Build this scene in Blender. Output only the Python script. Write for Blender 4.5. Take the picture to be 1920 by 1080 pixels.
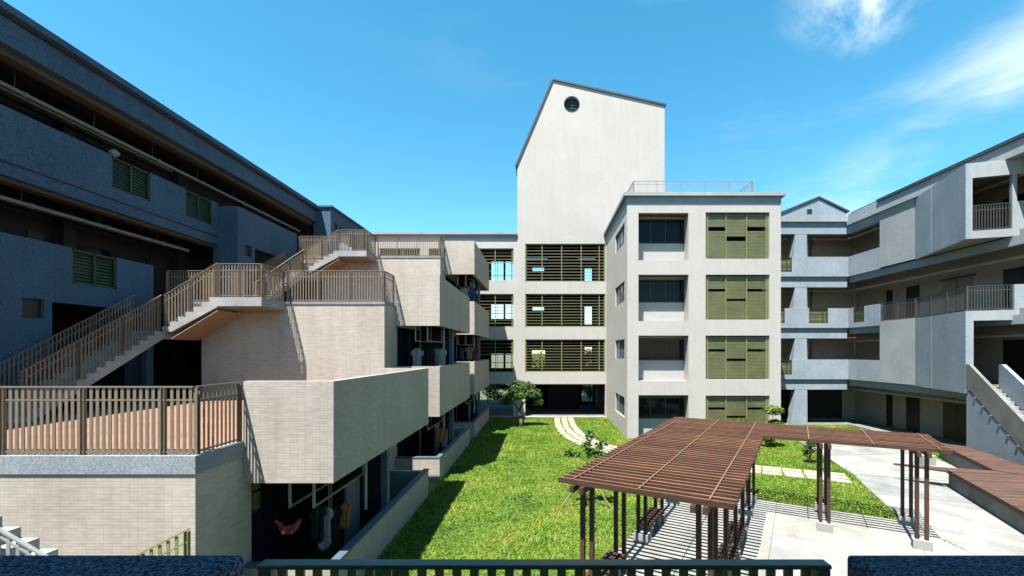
import bpy, bmesh, math, random
import numpy as np
from mathutils import Vector, Matrix

random.seed(7)
rng = np.random.default_rng(7)
for o in list(bpy.data.objects):
    bpy.data.objects.remove(o)
SC = bpy.context.scene
COL = SC.collection
R = math.radians

# ------------------------------------------------------------------ camera
F, CX, CY, EYE = 850.0, 1018.0, 660.0, 5.15       # focal length and principal point in photo pixels
cam = bpy.data.cameras.new('camera')
cam_o = bpy.data.objects.new('camera', cam)
COL.objects.link(cam_o)
cam_o.location = (0, 0, EYE)
cam_o.rotation_euler = (R(90), 0, 0)
cam.sensor_width = 36
cam.lens = 36 * F / 1920
cam.shift_x = -(CX - 960) / 1920
cam.shift_y = (CY - 540) / 1920
cam.clip_start = 0.05
cam.clip_end = 3000
SC.camera = cam_o

# ------------------------------------------------------------------ sky
LIGHT = Vector((0.208, 0.365, -0.905)).normalized()
world = bpy.data.worlds.new('World')
SC.world = world
world.use_nodes = True
wn = world.node_tree
for n in list(wn.nodes):
    wn.nodes.remove(n)
def N(nt, t, **kw):
    n = nt.nodes.new(t)
    for k, v in kw.items():
        if k in n.inputs:
            n.inputs[k].default_value = v
        else:
            setattr(n, k, v)
    return n
def L(nt, a, b):
    nt.links.new(a, b)
out = N(wn, 'ShaderNodeOutputWorld')
bg = N(wn, 'ShaderNodeBackground')
bg.inputs['Strength'].default_value = 0.054
sky = N(wn, 'ShaderNodeTexSky', sky_type='NISHITA', sun_disc=False)
sky.sun_elevation = math.asin(-LIGHT.z)
sky.sun_rotation = math.atan2(-LIGHT.x, -LIGHT.y) % (2 * math.pi)
sky.altitude = 0
sky.air_density = 1.0
sky.dust_density = 0.1
sky.ozone_density = 2.2
hs = N(wn, 'ShaderNodeHueSaturation')
hs.inputs['Hue'].default_value = 0.474
hs.inputs['Saturation'].default_value = 1.30
hs.inputs['Value'].default_value = 1.29
L(wn, sky.outputs[0], hs.inputs['Color'])
# wispy high clouds: two noises in direction space, denser towards the +X side of the sky
tc = N(wn, 'ShaderNodeTexCoord')
mp = N(wn, 'ShaderNodeMapping')
mp.inputs['Rotation'].default_value = (0, R(-38), R(20))
mp.inputs['Scale'].default_value = (1.3, 2.2, 6.0)
L(wn, tc.outputs['Generated'], mp.inputs['Vector'])
cn = N(wn, 'ShaderNodeTexNoise')
cn.inputs['Scale'].default_value = 1.7
cn.inputs['Detail'].default_value = 9
cn.inputs['Roughness'].default_value = 0.58
cn.inputs['Distortion'].default_value = 0.35
L(wn, mp.outputs[0], cn.inputs['Vector'])
cr = N(wn, 'ShaderNodeMapRange', interpolation_type='SMOOTHSTEP')
cr.inputs['From Min'].default_value = 0.50
cr.inputs['From Max'].default_value = 0.80
L(wn, cn.outputs['Fac'], cr.inputs['Value'])
def sky_dir(px, py): return Vector(((px-CX)/F, 1, (CY-py)/F)).normalized()
def dotn(vec):
    d = N(wn, 'ShaderNodeVectorMath', operation='DOT_PRODUCT'); d.inputs[1].default_value = vec
    L(wn, tc.outputs['Generated'], d.inputs[0]); return d.outputs['Value']
def smooth(val, lo, hi, t0=0.0, t1=1.0):
    m_ = N(wn, 'ShaderNodeMapRange', interpolation_type='SMOOTHSTEP')
    m_.inputs['From Min'].default_value = lo; m_.inputs['From Max'].default_value = hi
    m_.inputs['To Min'].default_value = t0; m_.inputs['To Max'].default_value = t1
    L(wn, val, m_.inputs['Value']); return m_.outputs[0]
def wmath(op, a_, b_):
    m_ = N(wn, 'ShaderNodeMath', operation=op)
    for k_, v_ in ((0, a_), (1, b_)):
        if isinstance(v_, (int, float)): m_.inputs[k_].default_value = v_
        else: L(wn, v_, m_.inputs[k_])
    return m_.outputs[0]
# a long soft bank of cirrus rising to the right, and a small cloud above it
A_, B_ = sky_dir(1590,380), sky_dir(1960,120)
nrm_ = A_.cross(B_).normalized()
bank = wmath('MULTIPLY', smooth(wmath('ABSOLUTE', dotn(nrm_), 0), 0.13, 0.0), smooth(dotn(sky_dir(1790,220)), math.cos(R(24)), math.cos(R(5))))
puff = smooth(dotn(sky_dir(1620,-70)), math.cos(R(7.5)), math.cos(R(0.5)), 0.0, 0.9)
veil = smooth(dotn(Vector((1,0.1,0.4)).normalized()), -0.2, 1.0, 0.0, 0.25)
pn = N(wn, 'ShaderNodeTexNoise'); pn.inputs['Scale'].default_value = 9.0; pn.inputs['Detail'].default_value = 9; pn.inputs['Roughness'].default_value = 0.6; pn.inputs['Distortion'].default_value = 0.5
L(wn, tc.outputs['Generated'], pn.inputs['Vector'])
pnr = smooth(pn.outputs['Fac'], 0.36, 0.72)
soft = smooth(cn.outputs['Fac'], 0.36, 0.72)
c_bank = wmath('MULTIPLY', bank, soft)
c_puff = wmath('MULTIPLY', puff, pnr)
c_veil = wmath('MULTIPLY', veil, cr.outputs[0])
mm_out = wmath('MINIMUM', wmath('ADD', wmath('ADD', wmath('MULTIPLY', c_bank, 0.45), c_puff), c_veil), 0.92)
mix = N(wn, 'ShaderNodeMixRGB')
mix.inputs['Color2'].default_value = (6.6, 7.0, 7.3, 1)
L(wn, mm_out, mix.inputs['Fac'])
L(wn, hs.outputs[0], mix.inputs['Color1'])
L(wn, mix.outputs[0], bg.inputs['Color'])
L(wn, bg.outputs[0], out.inputs[0])

# ------------------------------------------------------------------ sun
sun = bpy.data.lights.new('sun', 'SUN')
sun.energy = 5.0
sun.angle = R(0.5)
sun.color = (1.0, 0.965, 0.90)
sun_o = bpy.data.objects.new('sun', sun)
COL.objects.link(sun_o)
sun_o.location = (-12, -15, 60)
sun_o.rotation_euler = LIGHT.to_track_quat('-Z', 'Y').to_euler()

SC.view_settings.view_transform = 'Standard'
SC.view_settings.look = 'None'
SC.view_settings.exposure = 1.94
SC.view_settings.gamma = 1.0
SC.view_settings.use_curve_mapping = False
SC.render.resolution_x = 1024
SC.render.resolution_y = 576
SC.render.engine = 'CYCLES'
SC.cycles.max_bounces = 6

# ------------------------------------------------------------------ helpers
def PX(px, py, z=0.0):
    """ground-plane point (height z) seen at a photo pixel"""
    y = F * (EYE - z) / (py - CY)
    return ((px - CX) / F * y, y)
def XP(px, y): return (px - CX) / F * y
def ZP(py, y): return EYE + (CY - py) / F * y

WM = {}                        # world matrix of every object we make
def _link(o, parent, mw):
    COL.objects.link(o)
    WM[o.name] = mw
    if parent is not None:
        o.parent = parent
        o.matrix_parent_inverse = WM[parent.name].inverted()
    o.matrix_basis = mw
def tag(o, label=None, cat=None, group=None, kind=None):
    if label: o['label'] = label
    if cat: o['category'] = cat
    if group: o['group'] = group
    if kind: o['kind'] = kind
    return o
def thing(name, label, cat, loc, group=None):
    o = bpy.data.objects.new(name, None)
    o.empty_display_size = 0.2
    _link(o, None, Matrix.Translation(loc))
    return tag(o, label, cat, group)
def inst(name, mesh, parent, loc, rz=0.0, mat4=None):
    o = bpy.data.objects.new(name, mesh)
    _link(o, parent, mat4 if mat4 is not None else Matrix.Translation(loc) @ Matrix.Rotation(rz, 4, 'Z'))
    return o

class MB:
    def __init__(s): s.v = []; s.f = []
    def add(s, vs, fs):
        n = len(s.v)
        s.v += [tuple(p) for p in vs]
        s.f += [tuple(i + n for i in q) for q in fs]
        return s
    def box(s, x0, x1, y0, y1, z0, z1):
        return s.add([(x0,y0,z0),(x1,y0,z0),(x1,y1,z0),(x0,y1,z0),(x0,y0,z1),(x1,y0,z1),(x1,y1,z1),(x0,y1,z1)],
                     [(0,3,2,1),(4,5,6,7),(0,1,5,4),(1,2,6,5),(2,3,7,6),(3,0,4,7)])
    def prism(s, poly, z0, z1):
        n = len(poly)
        return s.add([(x,y,z0) for x,y in poly] + [(x,y,z1) for x,y in poly],
                     [tuple(range(n-1,-1,-1)), tuple(range(n,2*n))] + [(i,(i+1)%n,n+(i+1)%n,n+i) for i in range(n)])
    def extr(s, poly3, vec):
        n = len(poly3); vec = Vector(vec)
        a = [Vector(p) for p in poly3]; b = [p + vec for p in a]
        return s.add(a + b, [tuple(range(n-1,-1,-1)), tuple(range(n,2*n))] + [(i,(i+1)%n,n+(i+1)%n,n+i) for i in range(n)])
    def bar(s, p0, p1, w, h, up=(0,0,1)):
        p0 = Vector(p0); p1 = Vector(p1); d = (p1-p0).normalized(); up = Vector(up)
        a = d.cross(up)
        if a.length < 1e-4: a = d.cross(Vector((0,1,0)))
        a.normalize(); b = a.cross(d).normalized()
        a *= w/2; b *= h/2
        q = [p0-a-b, p0+a-b, p0+a+b, p0-a+b, p1-a-b, p1+a-b, p1+a+b, p1-a+b]
        return s.add(q, [(0,3,2,1),(4,5,6,7),(0,1,5,4),(1,2,6,5),(2,3,7,6),(3,0,4,7)])
    def tube(s, p0, p1, r0, r1=None, n=8):
        r1 = r0 if r1 is None else r1
        p0 = Vector(p0); p1 = Vector(p1); d = (p1-p0).normalized()
        a = d.orthogonal().normalized(); b = d.cross(a)
        vs = []
        for p, r in ((p0,r0),(p1,r1)):
            for i in range(n):
                t = 2*math.pi*i/n
                vs.append(p + a*(r*math.cos(t)) + b*(r*math.sin(t)))
        return s.add(vs, [(i,(i+1)%n,n+(i+1)%n,n+i) for i in range(n)] + [tuple(range(n-1,-1,-1)), tuple(range(n,2*n))])
    def path(s, pts, r, n=8):
        for a, b in zip(pts[:-1], pts[1:]): s.tube(a, b, r, r, n)
        return s
    def mesh(s, name, mat, smooth=False):
        me = bpy.data.meshes.new(name)
        me.from_pydata([tuple(p) for p in s.v], [], s.f)
        bm = bmesh.new(); bm.from_mesh(me)
        bmesh.ops.recalc_face_normals(bm, faces=bm.faces)
        bm.to_mesh(me); bm.free()
        if mat: me.materials.append(M[mat])
        if smooth:
            for p in me.polygons: p.use_smooth = True
        return me
    def build(s, name, mat, parent=None, bevel=0.0, smooth=False):
        o = bpy.data.objects.new(name, s.mesh(name, mat, smooth))
        _link(o, parent, Matrix.Identity(4))
        if bevel:
            b = o.modifiers.new('bevel', 'BEVEL'); b.width = bevel; b.segments = 2; b.limit_method = 'ANGLE'
        return o
def build_struct(mb, name, mat):
    o = mb.build(name, mat); o['kind'] = 'structure'; return o

def wall(o, e, nrm, u0, u1, z0, z1, holes, th):
    """a wall sheet with rectangular openings: o origin (x,y), e unit vector along, nrm unit inward normal"""
    us = sorted({u0, u1, *[min(max(h[0],u0),u1) for h in holes], *[min(max(h[1],u0),u1) for h in holes]})
    zs = sorted({z0, z1, *[min(max(h[2],z0),z1) for h in holes], *[min(max(h[3],z0),z1) for h in holes]})
    def solid(i, j):
        if i < 0 or j < 0 or i >= len(us)-1 or j >= len(zs)-1: return False
        um = (us[i]+us[i+1])/2; zm = (zs[j]+zs[j+1])/2
        return not any(h[0] < um < h[1] and h[2] < zm < h[3] for h in holes)
    idx = {}; m = MB()
    def V(i, j, k):
        key = (i, j, k)
        if key not in idx:
            d = th*k
            idx[key] = len(m.v)
            m.v.append((o[0]+e[0]*us[i]+nrm[0]*d, o[1]+e[1]*us[i]+nrm[1]*d, zs[j]))
        return idx[key]
    for i in range(len(us)-1):
        for j in range(len(zs)-1):
            if not solid(i, j): continue
            m.f.append((V(i,j,0),V(i+1,j,0),V(i+1,j+1,0),V(i,j+1,0)))
            m.f.append((V(i,j,1),V(i,j+1,1),V(i+1,j+1,1),V(i+1,j,1)))
            if not solid(i-1,j): m.f.append((V(i,j,0),V(i,j+1,0),V(i,j+1,1),V(i,j,1)))
            if not solid(i+1,j): m.f.append((V(i+1,j,0),V(i+1,j,1),V(i+1,j+1,1),V(i+1,j+1,0)))
            if not solid(i,j-1): m.f.append((V(i,j,0),V(i,j,1),V(i+1,j,1),V(i+1,j,0)))
            if not solid(i,j+1): m.f.append((V(i,j+1,0),V(i+1,j+1,0),V(i+1,j+1,1),V(i,j+1,1)))
    return m

# ------------------------------------------------------------------ materials
M = {}
K = 0.40                       # overall reflectance level of the place
def kc(c): return tuple(x*K for x in c)
def newmat(name):
    m = bpy.data.materials.new(name); m.use_nodes = True
    nt = m.node_tree; b = nt.nodes['Principled BSDF']
    M[name] = m
    return nt, b
def ramp(nt, fac, stops):
    r = N(nt, 'ShaderNodeValToRGB')
    while len(r.color_ramp.elements) < len(stops): r.color_ramp.elements.new(0.5)
    for el, (p, c) in zip(r.color_ramp.elements, stops):
        el.position = p; el.color = (*c, 1)
    L(nt, fac, r.inputs[0]); return r.outputs[0]
def noise(nt, vec, scale, detail=4, rough=0.55, dist=0.0):
    n = N(nt, 'ShaderNodeTexNoise')
    n.inputs['Scale'].default_value = scale; n.inputs['Detail'].default_value = detail
    n.inputs['Roughness'].default_value = rough; n.inputs['Distortion'].default_value = dist
    if vec is not None: L(nt, vec, n.inputs['Vector'])
    return n.outputs['Fac']
def mul(nt, a, b, fac=1.0, mode='MULTIPLY'):
    x = N(nt, 'ShaderNodeMixRGB', blend_type=mode); x.inputs['Fac'].default_value = fac
    L(nt, a, x.inputs['Color1']); L(nt, b, x.inputs['Color2']); return x.outputs[0]
def geo_pos(nt):
    return N(nt, 'ShaderNodeNewGeometry').outputs['Position']
def scaled(nt, vec, s):
    m = N(nt, 'ShaderNodeMapping'); m.inputs['Scale'].default_value = s
    L(nt, vec, m.inputs['Vector']); return m.outputs[0]
def bump(nt, b, h, strength=0.3, dist=0.01):
    n = N(nt, 'ShaderNodeBump'); n.inputs['Strength'].default_value = strength; n.inputs['Distance'].default_value = dist
    L(nt, h, n.inputs['Height']); L(nt, n.outputs[0], b.inputs['Normal'])

def wall_uv(nt):
    """(along wall, height) from world position, whichever way the wall faces"""
    g = N(nt, 'ShaderNodeNewGeometry')
    sp = N(nt, 'ShaderNodeSeparateXYZ'); L(nt, g.outputs['Position'], sp.inputs[0])
    sn = N(nt, 'ShaderNodeSeparateXYZ'); L(nt, g.outputs['True Normal'], sn.inputs[0])
    ab = N(nt, 'ShaderNodeMath', operation='ABSOLUTE'); L(nt, sn.outputs['X'], ab.inputs[0])
    gt = N(nt, 'ShaderNodeMath', operation='GREATER_THAN'); gt.inputs[1].default_value = 0.7; L(nt, ab.outputs[0], gt.inputs[0])
    mx = N(nt, 'ShaderNodeMix'); mx.data_type = 'FLOAT'
    L(nt, gt.outputs[0], mx.inputs[0]); L(nt, sp.outputs['X'], mx.inputs[2]); L(nt, sp.outputs['Y'], mx.inputs[3])
    cb = N(nt, 'ShaderNodeCombineXYZ'); L(nt, mx.outputs[0], cb.inputs[0]); L(nt, sp.outputs['Z'], cb.inputs[1])
    return cb.outputs[0], g.outputs['Position']

def tile_mat(name, c1, c2, joint, tw=0.20, th=0.062, jw=0.004, stain=0.25, mott=1.0):
    c1, c2, joint = kc(c1), kc(c2), kc(joint)
    nt, b = newmat(name)
    uv, pos = wall_uv(nt)
    br = N(nt, 'ShaderNodeTexBrick'); br.offset = 0.0; br.squash = 1.0
    br.inputs['Color1'].default_value = (*c1, 1); br.inputs['Color2'].default_value = (*c2, 1)
    br.inputs['Mortar'].default_value = (*joint, 1)
    br.inputs['Scale'].default_value = 1.0; br.inputs['Mortar Size'].default_value = jw
    br.inputs['Mortar Smooth'].default_value = 0.2; br.inputs['Bias'].default_value = 0.0
    br.inputs['Brick Width'].default_value = tw; br.inputs['Row Height'].default_value = th
    L(nt, uv, br.inputs['Vector'])
    big = ramp(nt, noise(nt, pos, 0.55, 5, 0.6), [(0.3, (0.86,0.85,0.84)), (0.65, (1.04,1.03,1.02))])
    drip = ramp(nt, noise(nt, scaled(nt, pos, (2.2,2.2,0.16)), 1.6, 5, 0.65), [(0.36, (0.80,0.79,0.77)), (0.58, (1,1,1))])
    row = ramp(nt, noise(nt, scaled(nt, uv, (2.6,19.0,1)), 1.0, 3, 0.6), [(0.3, (0.84,0.83,0.82)), (0.7, (1.07,1.07,1.07))])
    c = mul(nt, br.outputs['Color'], big, mott); c = mul(nt, c, drip, stain*2); c = mul(nt, c, row, 0.8*mott)
    L(nt, c, b.inputs['Base Color'])
    b.inputs['Roughness'].default_value = 0.62
    iv = N(nt, 'ShaderNodeMath', operation='SUBTRACT'); iv.inputs[0].default_value = 1.0; L(nt, br.outputs['Fac'], iv.inputs[1])
    bump(nt, b, iv.outputs[0], 0.5, 0.004)

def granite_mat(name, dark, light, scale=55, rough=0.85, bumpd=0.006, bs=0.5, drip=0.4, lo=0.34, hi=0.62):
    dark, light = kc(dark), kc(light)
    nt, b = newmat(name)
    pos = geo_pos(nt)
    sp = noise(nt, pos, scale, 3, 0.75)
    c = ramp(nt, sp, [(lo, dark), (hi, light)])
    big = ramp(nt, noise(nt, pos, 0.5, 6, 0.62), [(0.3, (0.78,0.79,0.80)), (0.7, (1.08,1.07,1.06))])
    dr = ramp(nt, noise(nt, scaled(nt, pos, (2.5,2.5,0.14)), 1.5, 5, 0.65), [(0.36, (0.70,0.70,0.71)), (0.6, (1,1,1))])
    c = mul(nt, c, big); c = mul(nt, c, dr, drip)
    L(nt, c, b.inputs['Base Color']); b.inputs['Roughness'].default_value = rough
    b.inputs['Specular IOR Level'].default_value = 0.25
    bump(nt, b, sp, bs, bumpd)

def plain_mat(name, col, rough=0.6, var=0.15, scale=3.0, metallic=0.0, spec=0.4, drip=0.0):
    col = kc(col)
    nt, b = newmat(name)
    pos = geo_pos(nt)
    lo = tuple(c*(1-var) for c in col); hi = tuple(min(1, c*(1+var*0.6)) for c in col)
    c = ramp(nt, noise(nt, pos, scale, 6, 0.62), [(0.3, lo), (0.7, hi)])
    if drip:
        dr = ramp(nt, noise(nt, scaled(nt, pos, (3,3,0.2)), 2.0, 5, 0.65), [(0.36, (0.62,0.6,0.58)), (0.6, (1,1,1))])
        c = mul(nt, c, dr, drip)
    L(nt, c, b.inputs['Base Color'])
    b.inputs['Roughness'].default_value = rough; b.inputs['Metallic'].default_value = metallic
    b.inputs['Specular IOR Level'].default_value = spec

def wood_mat(name, c1, c2, rough=0.6):
    c1, c2 = kc(c1), kc(c2)
    nt, b = newmat(name)
    tc = N(nt, 'ShaderNodeTexCoord')
    oi = N(nt, 'ShaderNodeObjectInfo')
    ad = N(nt, 'ShaderNodeVectorMath', operation='ADD')
    cb = N(nt, 'ShaderNodeCombineXYZ')
    ml = N(nt, 'ShaderNodeMath', operation='MULTIPLY'); ml.inputs[1].default_value = 37.0
    L(nt, oi.outputs['Random'], ml.inputs[0]); L(nt, ml.outputs[0], cb.inputs[1])
    L(nt, tc.outputs['Object'], ad.inputs[0]); L(nt, cb.outputs[0], ad.inputs[1])
    g = noise(nt, scaled(nt, ad.outputs[0], (1.5,26,26)), 1.0, 5, 0.6, 0.6)
    c = ramp(nt, g, [(0.3, c1), (0.7, c2)])
    tint = ramp(nt, oi.outputs['Random'], [(0.0, (0.72,0.72,0.72)), (1.0, (1.2,1.16,1.12))])
    w = ramp(nt, noise(nt, ad.outputs[0], 1.4, 4), [(0.35, (0.8,0.8,0.82)), (0.7, (1.1,1.08,1.05))])
    c = mul(nt, mul(nt, c, tint), w)
    L(nt, c, b.inputs['Base Color']); b.inputs['Roughness'].default_value = rough
    b.inputs['Specular IOR Level'].default_value = 0.35
    bump(nt, b, g, 0.3, 0.003)

def concrete_mat(name, col, var=0.2, joint=0.0):
    col = kc(col)
    nt, b = newmat(name)
    pos = geo_pos(nt)
    lo = tuple(c*(1-var) for c in col); hi = tuple(c*(1+var*0.35) for c in col)
    c = ramp(nt, noise(nt, pos, 0.8, 8, 0.66, 0.4), [(0.32, lo), (0.62, hi)])
    f = ramp(nt, noise(nt, pos, 30, 3, 0.7), [(0.3, (0.88,0.88,0.88)), (0.7, (1.05,1.05,1.05))])
    c = mul(nt, c, f)
    L(nt, c, b.inputs['Base Color']); b.inputs['Roughness'].default_value = 0.85
    b.inputs['Specular IOR Level'].default_value = 0.25
    bump(nt, b, noise(nt, pos, 45, 3, 0.6), 0.25, 0.004)

def leaf_mat(name, c1, c2, c3, scale=3.0, rough=0.55, fine_w=0.45):
    c1, c2, c3 = kc(c1), kc(c2), kc(c3)
    nt, b = newmat(name)
    pos = geo_pos(nt)
    a = noise(nt, pos, scale, 7, 0.68, 0.3)
    fine = noise(nt, pos, 23.0, 2, 0.7)
    ad = N(nt, 'ShaderNodeMix'); ad.data_type = 'FLOAT'; ad.inputs[0].default_value = fine_w
    L(nt, a, ad.inputs[2]); L(nt, fine, ad.inputs[3])
    c = ramp(nt, ad.outputs[0], [(0.36, c1), (0.5, c2), (0.64, c3)])
    L(nt, c, b.inputs['Base Color']); b.inputs['Roughness'].default_value = rough
    b.inputs['Specular IOR Level'].default_value = 0.25
    tr = N(nt, 'ShaderNodeBsdfTranslucent'); L(nt, c, tr.inputs['Color'])
    mx = N(nt, 'ShaderNodeMixShader'); mx.inputs[0].default_value = 0.3
    L(nt, b.outputs[0], mx.inputs[1]); L(nt, tr.outputs[0], mx.inputs[2])
    L(nt, mx.outputs[0], nt.nodes['Material Output'].inputs[0])

def glass_mat(name, col, rough=0.05):
    nt, b = newmat(name)
    b.inputs['Base Color'].default_value = (*col, 1); b.inputs['Roughness'].default_value = rough
    b.inputs['Specular IOR Level'].default_value = 0.13

def screen_mat(name, c1, c2, period):
    c1, c2 = kc(c1), kc(c2)
    nt, b = newmat(name)
    uv, pos = wall_uv(nt)
    br = N(nt, 'ShaderNodeTexBrick'); br.offset = 0.5
    br.inputs['Color1'].default_value = (*c1, 1); br.inputs['Color2'].default_value = (*[x*0.8 for x in c1], 1)
    br.inputs['Mortar'].default_value = (*c2, 1); br.inputs['Scale'].default_value = 1.0
    br.inputs['Brick Width'].default_value = period*2.2; br.inputs['Row Height'].default_value = period
    br.inputs['Mortar Size'].default_value = period*0.13; br.inputs['Mortar Smooth'].default_value = 0.1
    L(nt, uv, br.inputs['Vector'])
    big = ramp(nt, noise(nt, pos, 1.6, 4), [(0.3, (0.75,0.75,0.72)), (0.7, (1.12,1.1,1.05))])
    L(nt, mul(nt, br.outputs['Color'], big), b.inputs['Base Color'])
    b.inputs['Roughness'].default_value = 0.5

tile_mat('tile_warm', (0.78,0.70,0.62), (0.69,0.615,0.54), (0.57,0.50,0.44), tw=0.145, th=0.052, jw=0.003)
tile_mat('tile_pale', (0.765,0.73,0.685), (0.735,0.70,0.655), (0.66,0.625,0.585), tw=0.145, th=0.052, jw=0.003, stain=0.13, mott=0.45)
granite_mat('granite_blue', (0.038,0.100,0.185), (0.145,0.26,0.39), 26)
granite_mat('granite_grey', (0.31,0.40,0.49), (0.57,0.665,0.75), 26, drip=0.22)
granite_mat('granite_pale', (0.43,0.485,0.51), (0.62,0.66,0.68), 30, drip=0.2)
granite_mat('granite_coarse', (0.008,0.03,0.08), (0.34,0.52,0.78), 55, bumpd=0.03, bs=1.0, drip=0.0, lo=0.45, hi=0.60)
granite_mat('granite_band', (0.24,0.28,0.32), (0.52,0.56,0.60), 36, drip=0.2)
concrete_mat('concrete', (0.50,0.50,0.48))
concrete_mat('concrete_stair', (0.56,0.57,0.56), 0.3)
concrete_mat('concrete_dark', (0.33,0.33,0.31), 0.35)
concrete_mat('paving', (0.47,0.465,0.44), 0.28)
concrete_mat('paving_grey', (0.40,0.41,0.40), 0.32)
concrete_mat('paving_warm', (0.47,0.45,0.41), 0.28)
concrete_mat('joint', (0.14,0.14,0.12), 0.3)
concrete_mat('paver', (0.58,0.53,0.42), 0.25)
concrete_mat('terracotta', (0.44,0.245,0.155), 0.2)
plain_mat('paint_beige', (0.46,0.40,0.32), 0.7)
plain_mat('bounce_tan', (0.50,0.34,0.22), 0.7)  # stair soffit tint: warm bounce from the terrace floor painted into the colour
plain_mat('soffit_brown', (0.16,0.12,0.095), 0.7)
plain_mat('paint_cream', (0.62,0.53,0.42), 0.7)
plain_mat('paint_white', (0.66,0.64,0.615), 0.6, 0.08)
plain_mat('interior_shade', (0.035,0.031,0.028), 0.8)  # near-black interior tone, deep corridor shade painted into the colour
plain_mat('dark_wall', (0.015,0.014,0.014), 0.8)  # blackest interior tone, stands in for deep shade
plain_mat('roof_metal', (0.10,0.13,0.17), 0.5)
plain_mat('edge_dark', (0.06,0.075,0.10), 0.5)
plain_mat('rail_metal', (0.40,0.31,0.235), 0.42, 0.12, 8, 0.35)
plain_mat('rail_dark', (0.16,0.16,0.155), 0.4, 0.12, 8, 0.35)
plain_mat('rail_pale', (0.55,0.56,0.56), 0.4, 0.1, 8, 0.3)
plain_mat('rail_green', (0.15,0.22,0.16), 0.35, 0.35, 9, 0.2)
plain_mat('olive_metal', (0.36,0.37,0.13), 0.45, 0.12, 6, 0.1)
plain_mat('slat_olive', (0.27,0.24,0.13), 0.5, 0.2, 6, 0.1)
plain_mat('slat_green', (0.036,0.085,0.024), 0.5, 0.25, 6, 0.1)
plain_mat('pipe', (0.42,0.40,0.34), 0.5)
plain_mat('pipe_olive', (0.34,0.33,0.16), 0.5)
plain_mat('pipe_red', (0.45,0.05,0.04), 0.5)
plain_mat('column_blue', (0.13,0.20,0.27), 0.6)
plain_mat('frame_dark', (0.03,0.03,0.03), 0.4)
plain_mat('bark', (0.16,0.12,0.085), 0.9, 0.4, 12)
plain_mat('stake', (0.42,0.31,0.21), 0.8, 0.25, 10)
plain_mat('soil', (0.13,0.21,0.02), 0.95, 0.4, 4)
plain_mat('earth', (0.13,0.15,0.07), 0.95, 0.4, 0.6)
screen_mat('screen_olive', (0.24,0.26,0.10), (0.02,0.022,0.010), 0.085)
wood_mat('pergola_wood', (0.055,0.020,0.010), (0.150,0.064,0.032), 0.75)  # darkened so the slat sides read as shaded
wood_mat('pergola_lit_top', (0.19,0.080,0.040), (0.47,0.225,0.118), 0.8)  # lighter copy for slat tops, sunlight painted into the colour
wood_mat('deck_wood', (0.115,0.058,0.040), (0.22,0.122,0.090), 0.75)
wood_mat('door_wood', (0.16,0.085,0.03), (0.27,0.15,0.06), 0.5)
plain_mat('strip_wood', (0.36,0.21,0.14), 0.6)
glass_mat('glass_dark', (0.004,0.007,0.012))
glass_mat('glass_grey', (0.10,0.13,0.14), 0.12)
leaf_mat('grass', (0.075,0.21,0.010), (0.23,0.43,0.018), (0.50,0.52,0.06), 0.55, fine_w=0.24)
leaf_mat('leaf_mid', (0.03,0.09,0.015), (0.10,0.22,0.03), (0.24,0.38,0.06), 2.2)
leaf_mat('leaf_dark', (0.010,0.032,0.010), (0.03,0.075,0.02), (0.07,0.14,0.03), 2.2)
leaf_mat('leaf_bright', (0.05,0.13,0.015), (0.17,0.29,0.03), (0.34,0.36,0.05), 2.5)
leaf_mat('leaf_red', (0.10,0.05,0.02), (0.22,0.09,0.03), (0.30,0.17,0.04), 3)
for nm, c in dict(cloth_pink=(0.55,0.10,0.14), cloth_white=(0.62,0.66,0.68), cloth_black=(0.03,0.03,0.035), cloth_ochre=(0.42,0.20,0.05),
                  cloth_orange=(0.55,0.17,0.07), cloth_blue=(0.07,0.12,0.28), cloth_grey=(0.42,0.45,0.47), cloth_khaki=(0.30,0.28,0.19),
                  cloth_red=(0.45,0.04,0.06), cloth_pale=(0.42,0.44,0.5)).items():
    plain_mat(nm, c, 0.9, 0.25, 9, 0, 0.1)

# ------------------------------------------------------------------ shared builders
_meshes = {}
def box_mesh(key, sx_, sy_, sz_, mat, base=True):
    k = (key, round(sx_,4), round(sy_,4), round(sz_,4), mat)
    if k not in _meshes:
        z0 = 0 if base else -sz_/2
        _meshes[k] = MB().box(-sx_/2, sx_/2, -sy_/2, sy_/2, z0, z0+sz_).mesh(key, mat)
    return _meshes[k]

def railing(parent, p0, p1, h=1.15, pitch=0.105, mat='rail_metal', w=0.042, posts=(0.0,1.0), name='railing', d=0.014, label=None):
    """flat-bar railing: rails and posts in one part, each upright bar a sub-part; p0, p1 at the foot"""
    p0 = Vector(p0); p1 = Vector(p1); m = MB()
    U = Vector((0,0,1))
    m.bar(p0+U*(h-0.012), p1+U*(h-0.012), 0.05, 0.024)
    m.bar(p0+U*(h*0.80), p1+U*(h*0.80), 0.02, 0.026)
    m.bar(p0+U*0.06, p1+U*0.06, 0.02, 0.03)
    dv = p1-p0
    flat = Vector((dv.x, dv.y, 0)); ln = flat.length; e = flat.normalized()
    rz = math.atan2(e.y, e.x)
    nn = Vector((-e.y, e.x, 0))
    for t in posts:
        q = p0+dv*t
        m.bar(q-e*0.03, q-e*0.03+U*(h-0.03), 0.012, 0.06, up=nn)
        m.bar(q+e*0.03, q+e*0.03+U*(h-0.03), 0.012, 0.06, up=nn)
    r = m.build(name, mat, parent)
    if label: r['label'] = label
    n = max(2, int(round(ln/pitch)))
    slope = abs(dv.z)/max(ln, 0.01)
    bh = h-0.03-0.02
    me = box_mesh('baluster', w, d, bh, mat)
    for i in range(n):
        t = (i+0.5)/n
        q = p0+dv*t
        if any(abs(t-s)*ln < 0.05 for s in posts): continue
        inst('baluster', me, r, q+U*0.02, rz)
    return r

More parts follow.
